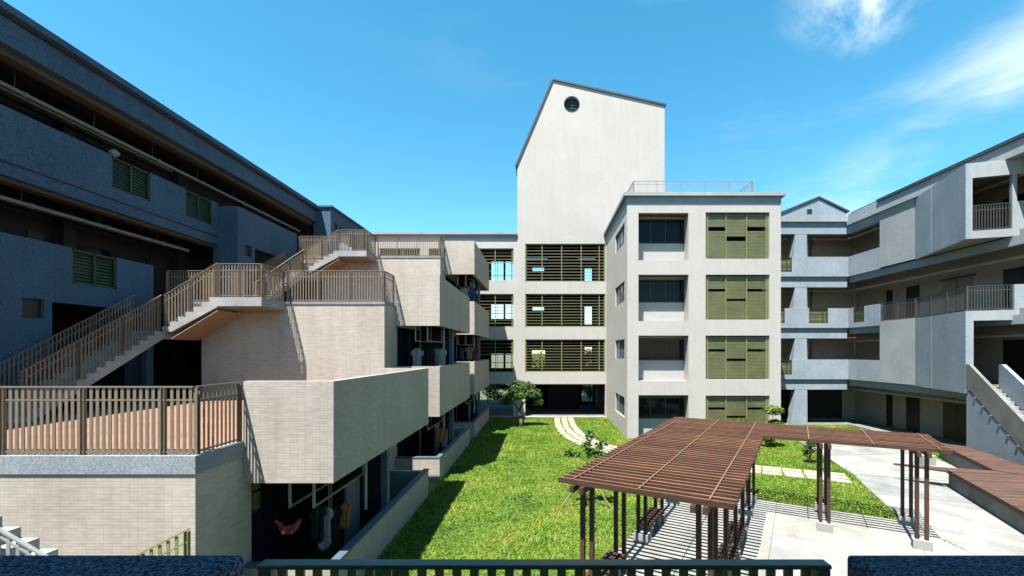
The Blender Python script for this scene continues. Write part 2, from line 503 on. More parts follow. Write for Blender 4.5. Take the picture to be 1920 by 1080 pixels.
def louvre(parent, o, e, nrm, u0, u1, z0, z1, mull, pitch, fm, sm, depth=0.08, sh=0.05, name='louvre_screen', label=None, tilt=-25):
    """framed screen of horizontal slats: frame part with slats as sub-parts"""
    m = MB()
    E = Vector((e[0],e[1],0)); Nn = Vector((nrm[0],nrm[1],0)); O = Vector((o[0],o[1],0))
    P = lambda u, z, d=0.0: O+E*u+Nn*(depth+d)+Vector((0,0,z))
    for u in mull:
        m.bar(P(u,z0+0.005), P(u,z1-0.005), 0.06, 0.05, up=Nn)
    m.bar(P(u0+0.005,z1-0.03), P(u1-0.005,z1-0.03), 0.05, 0.05); m.bar(P(u0+0.005,z0+0.03), P(u1-0.005,z0+0.03), 0.05, 0.05)
    fr = m.build(name, fm, parent)
    if label: fr['label'] = label
    key = ('slat', round(u1-u0,3), sm, sh)
    if key not in _meshes:
        _meshes[key] = MB().box(-(u1-u0)/2+0.01, (u1-u0)/2-0.01, -0.012, 0.012, -sh/2, sh/2).mesh('slat', sm)
    n = int((z1-z0-0.1)/pitch)
    rz = math.atan2(e[1], e[0])
    for i in range(n+1):
        z = z0+0.06+(z1-z0-0.12)*i/max(n,1)
        p = P((u0+u1)/2, z, 0.05)
        inst('slat', _meshes[key], fr, p, 0, Matrix.Translation(p) @ Matrix.Rotation(rz,4,'Z') @ Matrix.Rotation(R(tilt),4,'X'))
    return fr

def flight(parent, base, run, width, n, rise, tread, mat='concrete_stair', waist=0.16, name='flight', solid_to=None):
    """monolithic stair flight; base = first riser foot, run / width = horizontal unit and width vectors"""
    base = Vector(base); run = Vector(run); prof = [(0,0)]
    for i in range(n):
        prof += [(i*tread, (i+1)*rise), ((i+1)*tread, (i+1)*rise)]
    L_ = n*tread; H_ = n*rise
    if solid_to is None:
        dz = waist*math.hypot(1, rise/tread)
        prof += [(L_, H_-dz-rise*0.6), (0.3, -0.02)]
    else:
        prof += [(L_, solid_to)] + ([(0, solid_to)] if solid_to < 0 else [])
    pts = [base + run*s + Vector((0,0,z)) for s, z in prof]
    return MB().extr(pts, width).build(name, mat, parent)

def leaf_cloud(blobs, n, size, seed=0, flat=0.5, aspect=0.5):
    """leaf-sized quads spread through ellipsoid clumps (numpy mesh data)"""
    r = np.random.default_rng(seed)
    blobs = np.array(blobs, float)
    wts = blobs[:,3]*blobs[:,4]*blobs[:,5]; wts = wts**0.7; wts /= wts.sum()
    pick = r.choice(len(blobs), n, p=wts)
    d = r.normal(size=(n,3)); d /= np.linalg.norm(d, axis=1)[:,None]
    rad = r.random(n)**0.45
    c = blobs[pick,:3] + d*rad[:,None]*blobs[pick,3:6]
    nor = d*0.6 + r.normal(size=(n,3))*0.5 + np.array([0,0,flat]); nor /= np.linalg.norm(nor, axis=1)[:,None]
    a = np.cross(nor, r.normal(size=(n,3))); a /= np.linalg.norm(a, axis=1)[:,None]
    b = np.cross(nor, a)
    s = size*(0.55+0.9*r.random(n))[:,None]
    a *= s; b *= s*aspect
    v = np.stack([c-a, c+b*0.9-a*0.1, c+a, c-b*0.9-a*0.1], 1).reshape(-1,3)
    return v
def quads_obj(name, v, mat, parent=None):
    n = len(v)//4
    me = bpy.data.meshes.new(name)
    me.vertices.add(len(v)); me.vertices.foreach_set('co', v.astype(np.float32).ravel())
    me.loops.add(len(v)); me.loops.foreach_set('vertex_index', np.arange(len(v), dtype=np.int32))
    me.polygons.add(n); me.polygons.foreach_set('loop_start', np.arange(0, len(v), 4, dtype=np.int32))
    me.update(calc_edges=True); me.materials.append(M[mat])
    o = bpy.data.objects.new(name, me); _link(o, parent, Matrix.Identity(4)); return o

# ================================================================== GROUND
build_struct(MB().add([(-900,-300,-0.06),(900,-300,-0.06),(900,1500,-0.06),(-900,1500,-0.06)], [(0,1,2,3)]), 'ground', 'earth')
build_struct(MB().prism([(-5.84,1.2),(21.3,1.2),(21.3,35.9),(-5.84,35.9)], -0.05, 0.0), 'lawn_soil', 'soil')

# pergola axes
PO = Vector((0.34, 8.94)); PU = Vector((0.871,-0.491)).normalized(); PV = Vector((0.491,0.871)).normalized()
def UV(u, v): p = PO + PU*u + PV*v; return (p.x, p.y)
plaza = [UV(0.0,-7.5), UV(0.0,9.55), UV(6.85,9.40), (10.9,8.0), (8.0,1.5)]
def clip(poly, n, c, keep_less):
    out_ = []
    for i in range(len(poly)):
        a, b = poly[i], poly[(i+1)%len(poly)]
        da = n[0]*a[0]+n[1]*a[1]-c; db = n[0]*b[0]+n[1]*b[1]-c
        ia = da <= 0 if keep_less else da >= 0; ib = db <= 0 if keep_less else db >= 0
        if ia: out_.append(a)
        if ia != ib:
            t = da/(da-db); out_.append((a[0]+(b[0]-a[0])*t, a[1]+(b[1]-a[1])*t))
    return out_
def cast_slabs(name, poly, org, n1, n2, s1, s2, zt, mats):
    root = bpy.data.objects.new(name, None); _link(root, None, Matrix.Translation((poly[0][0],poly[0][1],0))); root['kind'] = 'structure'
    MB().prism(poly, -0.01, zt-0.012).build('joint_bed', 'joint', root)
    v1 = [n1[0]*(x-org[0])+n1[1]*(y-org[1]) for x, y in poly]; v2 = [n2[0]*(x-org[0])+n2[1]*(y-org[1]) for x, y in poly]
    o1 = n1[0]*org[0]+n1[1]*org[1]; o2 = n2[0]*org[0]+n2[1]*org[1]
    i0, i1 = math.floor(min(v1)/s1), math.ceil(max(v1)/s1); j0, j1 = math.floor(min(v2)/s2), math.ceil(max(v2)/s2)
    for i in range(i0, i1):
        for j in range(j0, j1):
            q = clip(clip(poly, n1, o1+i*s1+0.006, False), n1, o1+(i+1)*s1-0.006, True)
            if len(q) > 2: q = clip(clip(q, n2, o2+j*s2+0.006, False), n2, o2+(j+1)*s2-0.006, True) if q else q
            if len(q) > 2: MB().prism(q, 0.0, zt+random.uniform(-0.002,0.002)).build('slab', random.choice(mats), root)
    return root
cast_slabs('plaza', plaza, UV(0,0), tuple(PU), tuple(PV), 3.45, 3.2, 0.022, ['paving','paving','paving_warm'])
pathA = [UV(6.88,9.40), (13.0,19.0), (17.4,17.6), (16.0,9.0), (10.95,8.0)]
pathB = [(13.03,19.04), (13.9,22.4), (19.35,22.9), (17.45,17.64)]
pathC = [(13.92,22.44), (14.7,26.0), (14.9,31.8), (16.2,31.8), (16.3,25.2), (19.3,23.6), (19.37,22.94)]
nA = Vector((0.38,0.925)).normalized(); nB = (nA.y, -nA.x)
cast_slabs('concrete_path', pathA, (10.8,13.7), tuple(nA), nB, 2.9, 9.0, 0.018, ['paving_grey','paving_grey','paving'])
cast_slabs('concrete_path', pathB, (13,19), tuple(nA), nB, 4.2, 12.0, 0.021, ['paving'])
build_struct(MB().prism(pathC, 0.0, 0.018), 'concrete_path', 'paving_grey')
build_struct(MB().prism([(-5.8,35.55),(5.0,35.55),(5.0,36.0),(-5.8,36.0)], 0.0, 0.06), 'kerb', 'concrete')
build_struct(MB().prism([(-16,36.0),(12,36.0),(12,44.0),(-16,44.0)], -0.02, 0.03), 'passage_floor', 'concrete_dark')
build_struct(MB().prism([(14.2,31.85),(27,31.85),(27,36),(14.2,36)], -0.02, 0.04), 'corridor_floor', 'concrete_dark')
build_struct(MB().prism([(21.35,14.0),(27,14.0),(27,31.8),(21.35,31.8)], -0.02, 0.10), 'corridor_floor', 'concrete_dark')

# stepping slabs, three across, curving over the lawn
def bez(t, P):
    a = (1-t)**3; b = 3*(1-t)**2*t; c = 3*(1-t)*t*t; d = t**3
    return Vector((a*P[0][0]+b*P[1][0]+c*P[2][0]+d*P[3][0], a*P[0][1]+b*P[1][1]+c*P[2][1]+d*P[3][1]))
PC = [(1.65,35.4), (1.2,23.5), (3.4,22.6), (12.55,18.35)]
N_ROW = 40
paths_pts = [bez(i/400, PC) for i in range(401)]
acc = [0]
for a, b in zip(paths_pts[:-1], paths_pts[1:]): acc.append(acc[-1]+(b-a).length)
def at_len(s):
    i = int(np.searchsorted(acc, s)); i = min(max(i,1),400)
    t = (s-acc[i-1])/max(acc[i]-acc[i-1],1e-6)
    return paths_pts[i-1].lerp(paths_pts[i], t), (paths_pts[i]-paths_pts[i-1]).normalized()
gp = bpy.data.objects.new('garden_path', None); _link(gp, None, Matrix.Translation((3,23,0))); gp['kind'] = 'structure'
slabs = [MB().box(-0.37+random.uniform(-.01,.01),0.37,-0.225,0.225+random.uniform(-.012,.012),-0.02,0.034).mesh('paver','paver') for _ in range(4)]
paver_xy = []
s = 0.4
k = 0
while s < acc[-1]-0.2:
    p, t = at_len(s); nn = Vector((-t.y, t.x))
    for j in (-1,0,1):
        q = p+nn*(j*0.52)+Vector((random.uniform(-.02,.02), random.uniform(-.02,.02)))
        o = inst('paver', slabs[(k+j)%4], gp, (q.x,q.y,random.uniform(-.006,.006)), math.atan2(t.y,t.x)+random.uniform(-.02,.02))
        paver_xy.append((q.x,q.y,t.x,t.y))
    s += 0.80; k += 1

# ================================================================== TERRACE WING (stepped dormitory on the left)
TX, BXX = -5.85, -4.09
TW = thing('terrace_building', 'beige tiled stepped dormitory wing with projecting laundry balconies along the lawn', 'building', (-10,22,0))
DK = [3.40, 7.00, 10.60]; TY = [7.63, 16.73, 25.83]
for k in range(3):
    z0 = 0 if k == 0 else DK[k-1]
    y1 = 35.95
    # side wall towards the lawn with balcony doors, front wall, deck
    if k == 0:
        MB().box(-13.9, TX, TY[k], y1, z0, DK[k]-0.03).build('wall', 'tile_warm', TW)
    else:
        MB().box(-12.6, TX, TY[k], y1, z0, DK[k]-0.031).build('wall', 'tile_warm', TW)
        MB().box(-13.9, -12.601, TY[k]+3.0, y1, z0, DK[k]-0.031).build('shade_recess_wall', 'dark_wall', TW)  # recess added for its darkness, near-black wall in place of shade
        MB().box(-13.9, -12.601, TY[k], TY[k]+2.99, z0+2.9, DK[k]-0.031).build('shade_recess_lintel', 'tile_warm', TW)  # closes the top of the added dark recess
    x0 = -13.92
    MB().box(x0, TX-0.02, TY[k]+0.02, TY[k+1] if k < 2 else 35.9, DK[k]-0.03, DK[k]-0.004).build('terrace_floor', 'terracotta', TW)
    hc_ = 0.30 if k == 0 else 0.09
    MB().box(x0, TX+0.02, TY[k]-0.03, TY[k]+0.14, DK[k]-hc_, DK[k]+0.005).build('coping', 'granite_band', TW)
    MB().box(TX-0.14, TX+0.02, TY[k]+0.141, TY[k]+1.22, DK[k]-hc_, DK[k]+0.005).build('coping', 'granite_band', TW)
BY = [8.85, 17.95, 27.05]; BL = 7.35
def balcony(k, lev):
    zb = 2.59+3.6*(lev-1); zt = zb+1.99; y0 = BY[k]; y1 = y0+BL
    m = wall((TX+0.003,y0), (1,0), (0,1), 0, BXX-TX-0.003, zb, zt, [], 0.16)
    m.build('balcony_parapet', 'tile_warm', TW)
    wall((BXX,y0+0.161), (0,1), (-1,0), 0, BL-0.322, zb, zt, [], 0.16).build('balcony_parapet', 'tile_warm', TW)
    wall((TX+0.003,y1-0.16), (1,0), (0,1), 0, BXX-TX-0.003, zb, zt, [], 0.16).build('balcony_parapet', 'tile_warm', TW)
    MB().box(TX+0.01, BXX-0.165, y0+0.165, y1-0.165, DK[0]+3.6*(lev-1)-0.22, DK[0]+3.6*(lev-1)-0.02).build('balcony_floor', 'concrete_dark', TW)
for k in range(3):
    for lev in range(1, k+2): balcony(k, lev)
    # ground-level low walls with cap
    y0, y1 = BY[k], BY[k]+BL
    MB().box(BXX-0.15, BXX, y0, y1, -0.03, 0.93).build('low_wall', 'tile_warm', TW)
    MB().box(TX+0.01, BXX-0.152, y0, y0+0.15, -0.03, 0.93).build('low_wall', 'tile_warm', TW)
    MB().box(TX+0.01, BXX-0.152, y1-0.15, y1, -0.03, 0.93).build('low_wall', 'tile_warm', TW)
    MB().box(BXX-0.17, BXX+0.015, y0-0.015, y1+0.015, 0.932, 0.985).build('wall_cap', 'column_blue', TW)
    MB().box(TX+0.01, BXX-0.172, y0-0.015, y0+0.165, 0.932, 0.985).build('wall_cap', 'column_blue', TW)
    for lev in range(0, k+1):
        zf = DK[0]+3.6*(lev-1) if lev else 0.0
        zc = DK[0]+3.6*lev-0.23
        ym = y0+BL/2
        MB().box(BXX-0.36, BXX-0.18, ym-0.09, ym+0.09, zf+0.0, zc).build('column', 'column_blue', TW)
        # dark door wall behind the balcony
        for yy in (y0+0.25, ym+0.15):
            MB().box(TX-0.02, TX+0.02, yy, yy+3.2, zf+0.05, zf+2.75).build('balcony_door', 'glass_dark', TW)
            MB().box(TX+0.015, TX+0.05, yy+1.56, yy+1.64, zf+0.05, zf+2.75).build('door_frame', 'frame_dark', TW)
        MB().box(TX+0.06, BXX-0.40, ym-0.05, ym+0.05, zf+0.01, zc-0.01).build('partition', 'dark_wall', TW)
        # bent drain pipe beside the column
        xx = BXX-0.42
        MB().path([(xx-0.35,ym-1.0,zc-0.45),(xx,ym-1.0,zc-0.45),(xx,ym-1.0,zf+1.15)], 0.045).build('drain_pipe', 'rail_pale', TW)
        MB().box(xx-0.32, xx-0.27, ym-1.5, ym-0.7, zf+0.02, zf+1.9).build('storage_panel', 'column_blue', TW)
# terrace railings
for k in range(3):
    y = TY[k]+0.055; z = DK[k]
    if k == 0:
        railing(TW, (-11.6,y,z), (-5.92,y,z), posts=(0.03,0.255,0.43,0.67,0.91), h=1.17, w=0.052, label='near flat-bar railing along the lowest terrace')
    else:
        railing(TW, (-13.9,y,z), (-11.06,y,z), posts=(0.0,0.5,1.0), h=1.17)
        railing(TW, (-9.44,y,z), (-5.92,y,z), posts=(0.0,0.33,0.66,1.0), h=1.17)
    railing(TW, (TX-0.05,TY[k]+0.10,z), (TX-0.05,TY[k]+1.18,z), posts=(0.0,1.0), h=1.17)

# ================================================================== OUTDOOR STAIRCASES
def stair_unit(k, label):
    dy, dz = 9.1*k, 3.6*k
    S = thing('outdoor_staircase', label, 'staircase', (-12.5,11.1+dy,3.4+dz))
    flight(S, (-12.85,11.1+dy,3.40+dz), (0,1,0), (-1.0,0,0), 15, 0.1633, 0.28)
    MB().box(-13.85,-12.852,15.3+dy,16.6+dy,5.60+dz,5.85+dz).build('landing', 'concrete_stair', S)
    flight(S, (-12.85,15.3+dy,5.85+dz), (1,0,0), (0,1.3,0), 7, 0.1643, 0.2643, waist=0.2)
    MB().box(-11.0,-9.5,15.3+dy,16.70+dy,6.70+dz,7.0+dz).build('landing', 'concrete_stair', S)
    MB().add([(-12.6,15.33+dy,5.60+dz),(-11.0,15.33+dy,6.575+dz),(-11.0,16.58+dy,6.575+dz),(-12.6,16.58+dy,5.60+dz),
              (-12.6,15.33+dy,5.57+dz),(-11.0,15.33+dy,6.545+dz),(-11.0,16.58+dy,6.545+dz),(-12.6,16.58+dy,5.57+dz)],
             [(0,1,2,3),(4,5,6,7),(0,1,5,4),(1,2,6,5),(2,3,7,6),(3,0,4,7)]).build('soffit', 'bounce_tan', S)
    MB().box(-10.995,-9.52,15.33+dy,16.69+dy,6.66+dz,6.697+dz).build('soffit', 'bounce_tan', S)
    h = 1.15
    for x in (-12.88, -13.80):
        railing(S, (x,11.15+dy,3.5+dz), (x,15.3+dy,5.93+dz), h=h, posts=(0.02,0.34,0.66,0.98), mat='rail_metal')
    railing(S, (-13.80,16.55+dy,5.85+dz), (-12.88,16.55+dy,5.85+dz), h=h, posts=(0.0,1.0))
    railing(S, (-12.82,15.35+dy,5.93+dz), (-11.02,15.35+dy,7.03+dz), h=h, posts=(0.03,0.5,0.97))
    railing(S, (-10.98,15.35+dy,7.0+dz), (-9.56,15.35+dy,7.0+dz), h=h, posts=(0.02,0.5,0.98))
    railing(S, (-9.54,15.38+dy,7.0+dz), (-9.54,16.66+dy,7.0+dz), h=h, posts=(0.0,1.0))
    return S
stair_unit(0, 'concrete staircase climbing from the lowest terrace to the middle terrace, lower half in shade')
stair_unit(1, 'concrete staircase climbing from the middle terrace to the top terrace')
S = thing('outdoor_staircase', 'pale concrete steps descending along the front wall of the lowest terrace', 'staircase', (-6.5,7.2,0))
flight(S, (-5.60,6.13,1.05), (-1,0,0), (0,0.68,0), 12, 0.164, 0.28)
MB().box(-5.595,-5.0,6.15,7.5,0.87,1.05).build('landing', 'concrete_stair', S)
MB().box(-5.5,-5.2,6.4,7.3,-0.05,0.87).build('pier', 'concrete_stair', S)
flight(S, (-7.3,6.9,0.0), (1,0,0), (0,0.6,0), 6, 0.174, 0.283)
railing(S, (-7.35,7.2,0.45), (-5.62,7.2,1.33), h=1.02, posts=(0.98,), mat='olive_metal', pitch=0.13, w=0.05)
railing(S, (-8.9,6.15,3.10), (-6.0,6.15,1.40), h=0.55, posts=(0.5,), mat='rail_pale', pitch=0.13, w=0.05)

# ================================================================== LEFT BUILDING (blue granite, in shade)
LB = thing('gallery_building', 'dark blue granite gallery building with open corridors behind the stepped terraces', 'building', (-18,16,0))
FX = -14.9
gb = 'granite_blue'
Y0L = 3.0
MB().box(FX-0.3, FX+0.24, Y0L, 29.9, 14.50, 14.70).build('cornice', gb, LB)
MB().box(FX-0.3, FX-0.06, Y0L, 29.9, 14.42, 14.498).build('cornice_groove', 'edge_dark', LB)
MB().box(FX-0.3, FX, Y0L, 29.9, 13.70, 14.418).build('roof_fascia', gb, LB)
MB().box(-22, FX-0.302, Y0L, 36, 13.80, 14.62).build('roof_slab', 'interior_shade', LB)
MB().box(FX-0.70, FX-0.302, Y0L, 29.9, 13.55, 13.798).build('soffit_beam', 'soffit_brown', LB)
MB().box(-17.4, -17.2, Y0L, 36, 0, 13.79).build('inner_wall', 'interior_shade', LB)
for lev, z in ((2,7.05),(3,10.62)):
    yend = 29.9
    MB().box(-17.19, FX-0.20, Y0L, 36, z-0.42, z-0.02).build('floor_slab', 'interior_shade', LB)
# level 3 parapet with louvred notches
notch3 = [(15.67,17.2,10.85,12.5), (18.9,20.4,10.85,12.5)]
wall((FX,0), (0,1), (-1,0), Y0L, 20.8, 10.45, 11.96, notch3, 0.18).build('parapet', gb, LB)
MB().box(FX-0.18, FX-0.05, Y0L, 20.8, 10.38, 10.448).build('parapet_groove', 'edge_dark', LB)
MB().box(FX-0.19, FX-0.002, Y0L, 29.9, 10.05, 10.378).build('edge_beam', gb, LB)
MB().box(FX-0.55, FX-0.192, Y0L, 29.9, 9.95, 10.19).build('soffit_beam', 'soffit_brown', LB)
for a in notch3:
    louvre(LB, (FX,0), (0,1), (-1,0), a[0], a[1], a[2], 11.94, (a[0]+0.03,(a[0]+a[1])/2,a[1]-0.03), 0.10, 'slat_green', 'slat_green', 0.05, 0.075, 'louvre_panel')
# level 2 parapet, near end, and level 1 wall
wall((FX,0), (0,1), (-1,0), Y0L, 11.68, 6.45, 8.25, [], 0.18).build('parapet', gb, LB)
wall((FX,0), (0,1), (-1,0), Y0L, 11.68, 0, 4.6, [], 0.18).build('parapet', gb, LB)
def bay(y0, y1, z0, zt, door, win, notch, top_to_roof=False):
    X = -14.0
    holes = [door, win] + ([notch] if notch else [])
    wall((X,0), (0,1), (-1,0), y0, y1, z0, zt, holes, 0.18).build('bay_wall', gb, LB)
    wall((X-0.18,y0), (-1,0), (0,1), 0.001, 0.95, z0, zt, [], 0.18).build('bay_wall', gb, LB)
    wall((X-0.18,y1-0.18), (-1,0), (0,1), 0.001, 0.70, z0, zt, [], 0.18).build('bay_wall', gb, LB)
    MB().box(FX-0.1, X-0.182, y0+0.182, y1-0.182, zt-1.35, zt-1.15).build('floor_slab', 'interior_shade', LB)
    if notch:
        louvre(LB, (X,0), (0,1), (-1,0), notch[0], notch[1], notch[2], zt-0.02, (notch[0]+0.03,(notch[0]+notch[1])/2,notch[1]-0.03), 0.10, 'slat_green', 'slat_green', 0.05, 0.075, 'louvre_panel')
    MB().box(X-0.14, X-0.10, win[0], win[1], win[2], win[3]).build('window_pane', 'frame_dark', LB)
bay(11.7, 16.3, 3.41, 8.25, (12.93,16.0,3.4,6.58), (12.19,12.73,6.08,6.62), (13.48,14.9,7.2,9))
bay(20.8, 25.8, 7.01, 11.85, (22.03,25.2,7.0,10.18), (21.29,21.83,9.68,10.22), None)
bay(29.9, 35.95, 10.61, 14.68, (31.13,34.6,10.6,13.78), (30.39,30.93,13.28,13.82), None)
MB().box(FX+0.2, -13.88, 29.8, 35.95, 14.683, 14.80).build('cornice', gb, LB)
MB().box(-22, FX+0.02, 29.92, 36, 14.625, 14.78).build('roof_slab', gb, LB)
for y in (5.0, 12.0, 16.1, 21.1, 25.6, 30.2):
    MB().box(-17.19, -16.8, y-0.2, y+0.2, 0.0, 13.7).build('column', 'interior_shade', LB)
# door panels along the galleries
for lev, zf in ((1,3.4),(2,7.05),(3,10.62)):
    for i, y in enumerate(np.arange(6.0, 34, 4.55)):
        MB().box(-17.198, -17.16, y, y+0.95, zf, zf+2.15).build('door', 'frame_dark', LB)
        MB().box(-17.198, -17.15, y+1.3, y+2.9, zf+1.0, zf+2.1).build('window', 'glass_dark', LB)
for z, xx in ((13.02,FX-0.95), (9.62,FX-0.75)):
    m = MB().tube((xx,Y0L,z), (xx,29.5 if z > 10 else 20.0,z), 0.065, n=10)
    for y in np.arange(4.2, 29 if z > 10 else 19.5, 2.4):
        m.tube((xx,y,z), (xx,y+0.12,z), 0.085, n=10)
    m.build('service_pipe', 'pipe', LB)
    for y in np.arange(4.0, 29 if z > 10 else 19.5, 2.4): inst('pipe_hanger', box_mesh('pipe_hanger', 0.02, 0.02, 0.6, 'edge_dark'), LB, (xx,y,z))
    MB().tube((xx-0.5,Y0L,z+0.1), (xx-0.5,20.0,z+0.1), 0.045).build('service_pipe', 'pipe_olive', LB)
    MB().bar((xx-0.9,Y0L,z+0.12), (xx-0.9,20,z+0.12), 0.2, 0.08).build('cable_tray', 'interior_shade', LB)
bw = MB()
for i in range(9):
    t = i/8; 
    bw.v += [(FX-0.09+0.15*math.sin(math.pi*min(1,t*1.02))*math.cos(2*math.pi*j/12)*(1.0+0.1*math.sin(3*j)), 15.85+0.17*math.sin(math.pi*min(1,t*1.02))*math.sin(2*math.pi*j/12), 11.955+0.30*t) for j in range(12)]
bw.f += [(i*12+j, i*12+(j+1)%12, (i+1)*12+(j+1)%12, (i+1)*12+j) for i in range(8) for j in range(12)]
o = bw.build('cloth_bundle', 'cloth_pale', None, smooth=True)
tag(o, 'small white rounded bundle resting on blue parapet beside green louvre panel', 'bundle')

# ================================================================== BACK BUILDING with gabled tower
BB = thing('gabled_building', 'pale tiled building with tall asymmetric gabled tower, round vent and louvred openings', 'building', (1,40,0))
YB = 36.0
rows = [(10.74,13.75), (7.14,9.77), (3.56,6.15)]
holesT = [(-1.40,4.95,a,b) for a, b in rows] + [(-1.40,4.95,0,2.60)]
wall((0,YB), (1,0), (0,1), -2.03, 5.02, 0, 14.6, holesT, 0.30).build('wall', 'tile_pale', BB)
lx = [(-5.4,-2.35), (-9.1,-5.9), (-13.0,-9.75)]
rowsL = [(10.87,13.4), (7.14,9.77), (3.56,6.15)]
holesL = [(a,b,c,d) for a, b in lx for c, d in rowsL] + [(-5.4,-2.35,0,2.60), (-9.1,-5.9,0,2.6)]
wall((0,YB+0.06), (1,0), (0,1), -15.2, -2.032, 0, 14.15, holesL, 0.28).build('wall', 'tile_pale', BB)
MB().box(-15.2,-2.05,YB-0.16,YB+0.5,14.46,14.62).build('cornice', 'granite_pale', BB)
MB().box(-15.2,-2.05,YB+0.04,YB+0.5,14.15,14.458).build('shade_band', 'granite_grey', BB)  # bluish strip, cornice shadow painted into its colour
# tower front above the windows, with a round opening
APX, LE, RE = (0.80,26.7), (-2.03,20.0), (9.66,24.7)
ZT0 = 14.6
hc, hr = (2.29,24.84), 0.60
bm = bmesh.new()
outer = [(-2.03,ZT0), (9.66,ZT0), RE, APX, LE]
ov = [bm.verts.new((x,YB,z)) for x, z in outer]
iv_ = [bm.verts.new((hc[0]+hr*math.cos(t), YB, hc[1]+hr*math.sin(t))) for t in [2*math.pi*i/40 for i in range(40)]]
es = [bm.edges.new((ov[i], ov[(i+1)%5])) for i in range(5)] + [bm.edges.new((iv_[i], iv_[(i+1)%40])) for i in range(40)]
bmesh.ops.triangle_fill(bm, edges=es, use_beauty=True, normal=(0,-1,0))
geom = bmesh.ops.extrude_face_region(bm, geom=bm.faces[:])
bmesh.ops.translate(bm, verts=[v for v in geom['geom'] if isinstance(v, bmesh.types.BMVert)], vec=(0,0.4,0))
bmesh.ops.recalc_face_normals(bm, faces=bm.faces)
me = bpy.data.meshes.new('tower_wall'); bm.to_mesh(me); bm.free(); me.materials.append(M['tile_pale'])
o = bpy.data.objects.new('tower_wall', me); _link(o, BB, Matrix.Identity(4))
MB().tube((hc[0],YB+0.28,hc[1]), (hc[0],YB+0.33,hc[1]), hr-0.005, n=40).build('vent', 'frame_dark', BB)
m = MB()
for i in range(40):
    t0, t1 = 2*math.pi*i/40, 2*math.pi*(i+1)/40
    q = [(hc[0]+r_*math.cos(t), y_, hc[1]+r_*math.sin(t)) for t in (t0,t1) for r_, y_ in ((hr-0.005,YB-0.02),(hr+0.035,YB-0.02),(hr+0.035,YB+0.05),(hr-0.005,YB+0.05))]
    m.add(q, [(0,1,5,4),(1,2,6,5),(3,0,4,7)])
m.build('vent_rim', 'granite_blue', BB)
for dz_ in (-0.25, 0.0, 0.25):
    w_ = math.sqrt(0.58**2-dz_**2)
    MB().bar((hc[0]-w_,YB+0.24,hc[1]+dz_), (hc[0]+w_,YB+0.24,hc[1]+dz_), 0.05, 0.03).build('vent_bar', 'edge_dark', BB)
MB().bar((hc[0],YB+0.20,hc[1]-0.58), (hc[0],YB+0.20,hc[1]+0.58), 0.04, 0.04).build('vent_bar', 'edge_dark', BB)
# tower body and roof planes
MB().extr([(-2.03,YB+0.401,ZT0), (9.66,YB+0.401,ZT0), (9.66,YB+0.401,RE[1]), (APX[0],YB+0.401,APX[1]), (-2.03,YB+0.401,LE[1])], (0,7.5,0)).build('tower_body', 'tile_pale', BB)
def roofslab(a, b, name):
    d = Vector((b[0]-a[0],0,b[1]-a[1])).normalized(); n_ = Vector((-d.z,0,d.x)); n_ = n_ if n_.z > 0 else -n_
    A = Vector((a[0],0,a[1]))-d*0.0; B = Vector((b[0],0,b[1]))+d*0.10
    pts = [A+n_*0.004, B+n_*0.004, B+n_*0.14, A+n_*0.14]
    MB().extr([(p.x,YB-0.10,p.z) for p in pts], (0,8.2,0)).build(name, 'edge_dark', BB)
roofslab(APX, LE, 'roof'); roofslab(APX, RE, 'roof')
# inner floors, rear wall with openings, side walls
for z in (3.2, 6.8, 10.4):
    MB().box(-15.1, 9.6, YB+0.42, 43.9, z-0.2, z+0.12).build('floor_slab', 'interior_shade', BB)
MB().box(-15.1, -2.06, YB+0.5, 43.9, 13.95, 14.13).build('roof_slab', 'interior_shade', BB)
MB().box(-1.9, 9.6, YB+0.45, 43.5, 14.1, 14.5).build('floor_slab', 'interior_shade', BB)
far = []
for (x0, x1) in ((-4.96,-3.78), (-3.60,-2.43)):
    far += [(x0,x1,12.0,13.85), (x0,x1,8.35,9.75), (x0,x1,3.62,5.0)]
far += [(4.0,4.7,11.6,13.2), (4.0,4.7,7.8,9.5), (4.0,4.7,3.7,5.6), (-1.0,0.1,12.9,13.25), (-1.0,0.1,9.15,9.45), (-1.05,0.2,3.7,5.3), (3.74,4.75,0.4,2.0), (-6.5,-2.3,0.05,2.7)]
wall((0,43.4), (1,0), (0,1), -15.2, 9.6, 0, 14.05, far, 0.25).build('rear_wall', 'interior_shade', BB)
for h_ in far[:-2]:
    if h_[1] < -2:
        MB().bar(((h_[0]+h_[1])/2,43.5,h_[2]), ((h_[0]+h_[1])/2,43.5,h_[3]), 0.04, 0.04).build('window_mullion', 'frame_dark', BB)
        MB().bar((h_[0],43.5,h_[2]+0.5), (h_[1],43.5,h_[2]+0.5), 0.04, 0.04).build('window_mullion', 'frame_dark', BB)
MB().box(4.96, 5.01, YB+0.32, 43.3, 0, 14.0).build('inner_wall', 'dark_wall', BB)
MB().box(-1.95, -1.75, 38.5, 43.3, 0, 14.0).build('inner_wall', 'interior_shade', BB)
MB().box(0.4, 3.2, 40.5, 43.3, 0, 14.0).build('stair_core', 'dark_wall', BB)
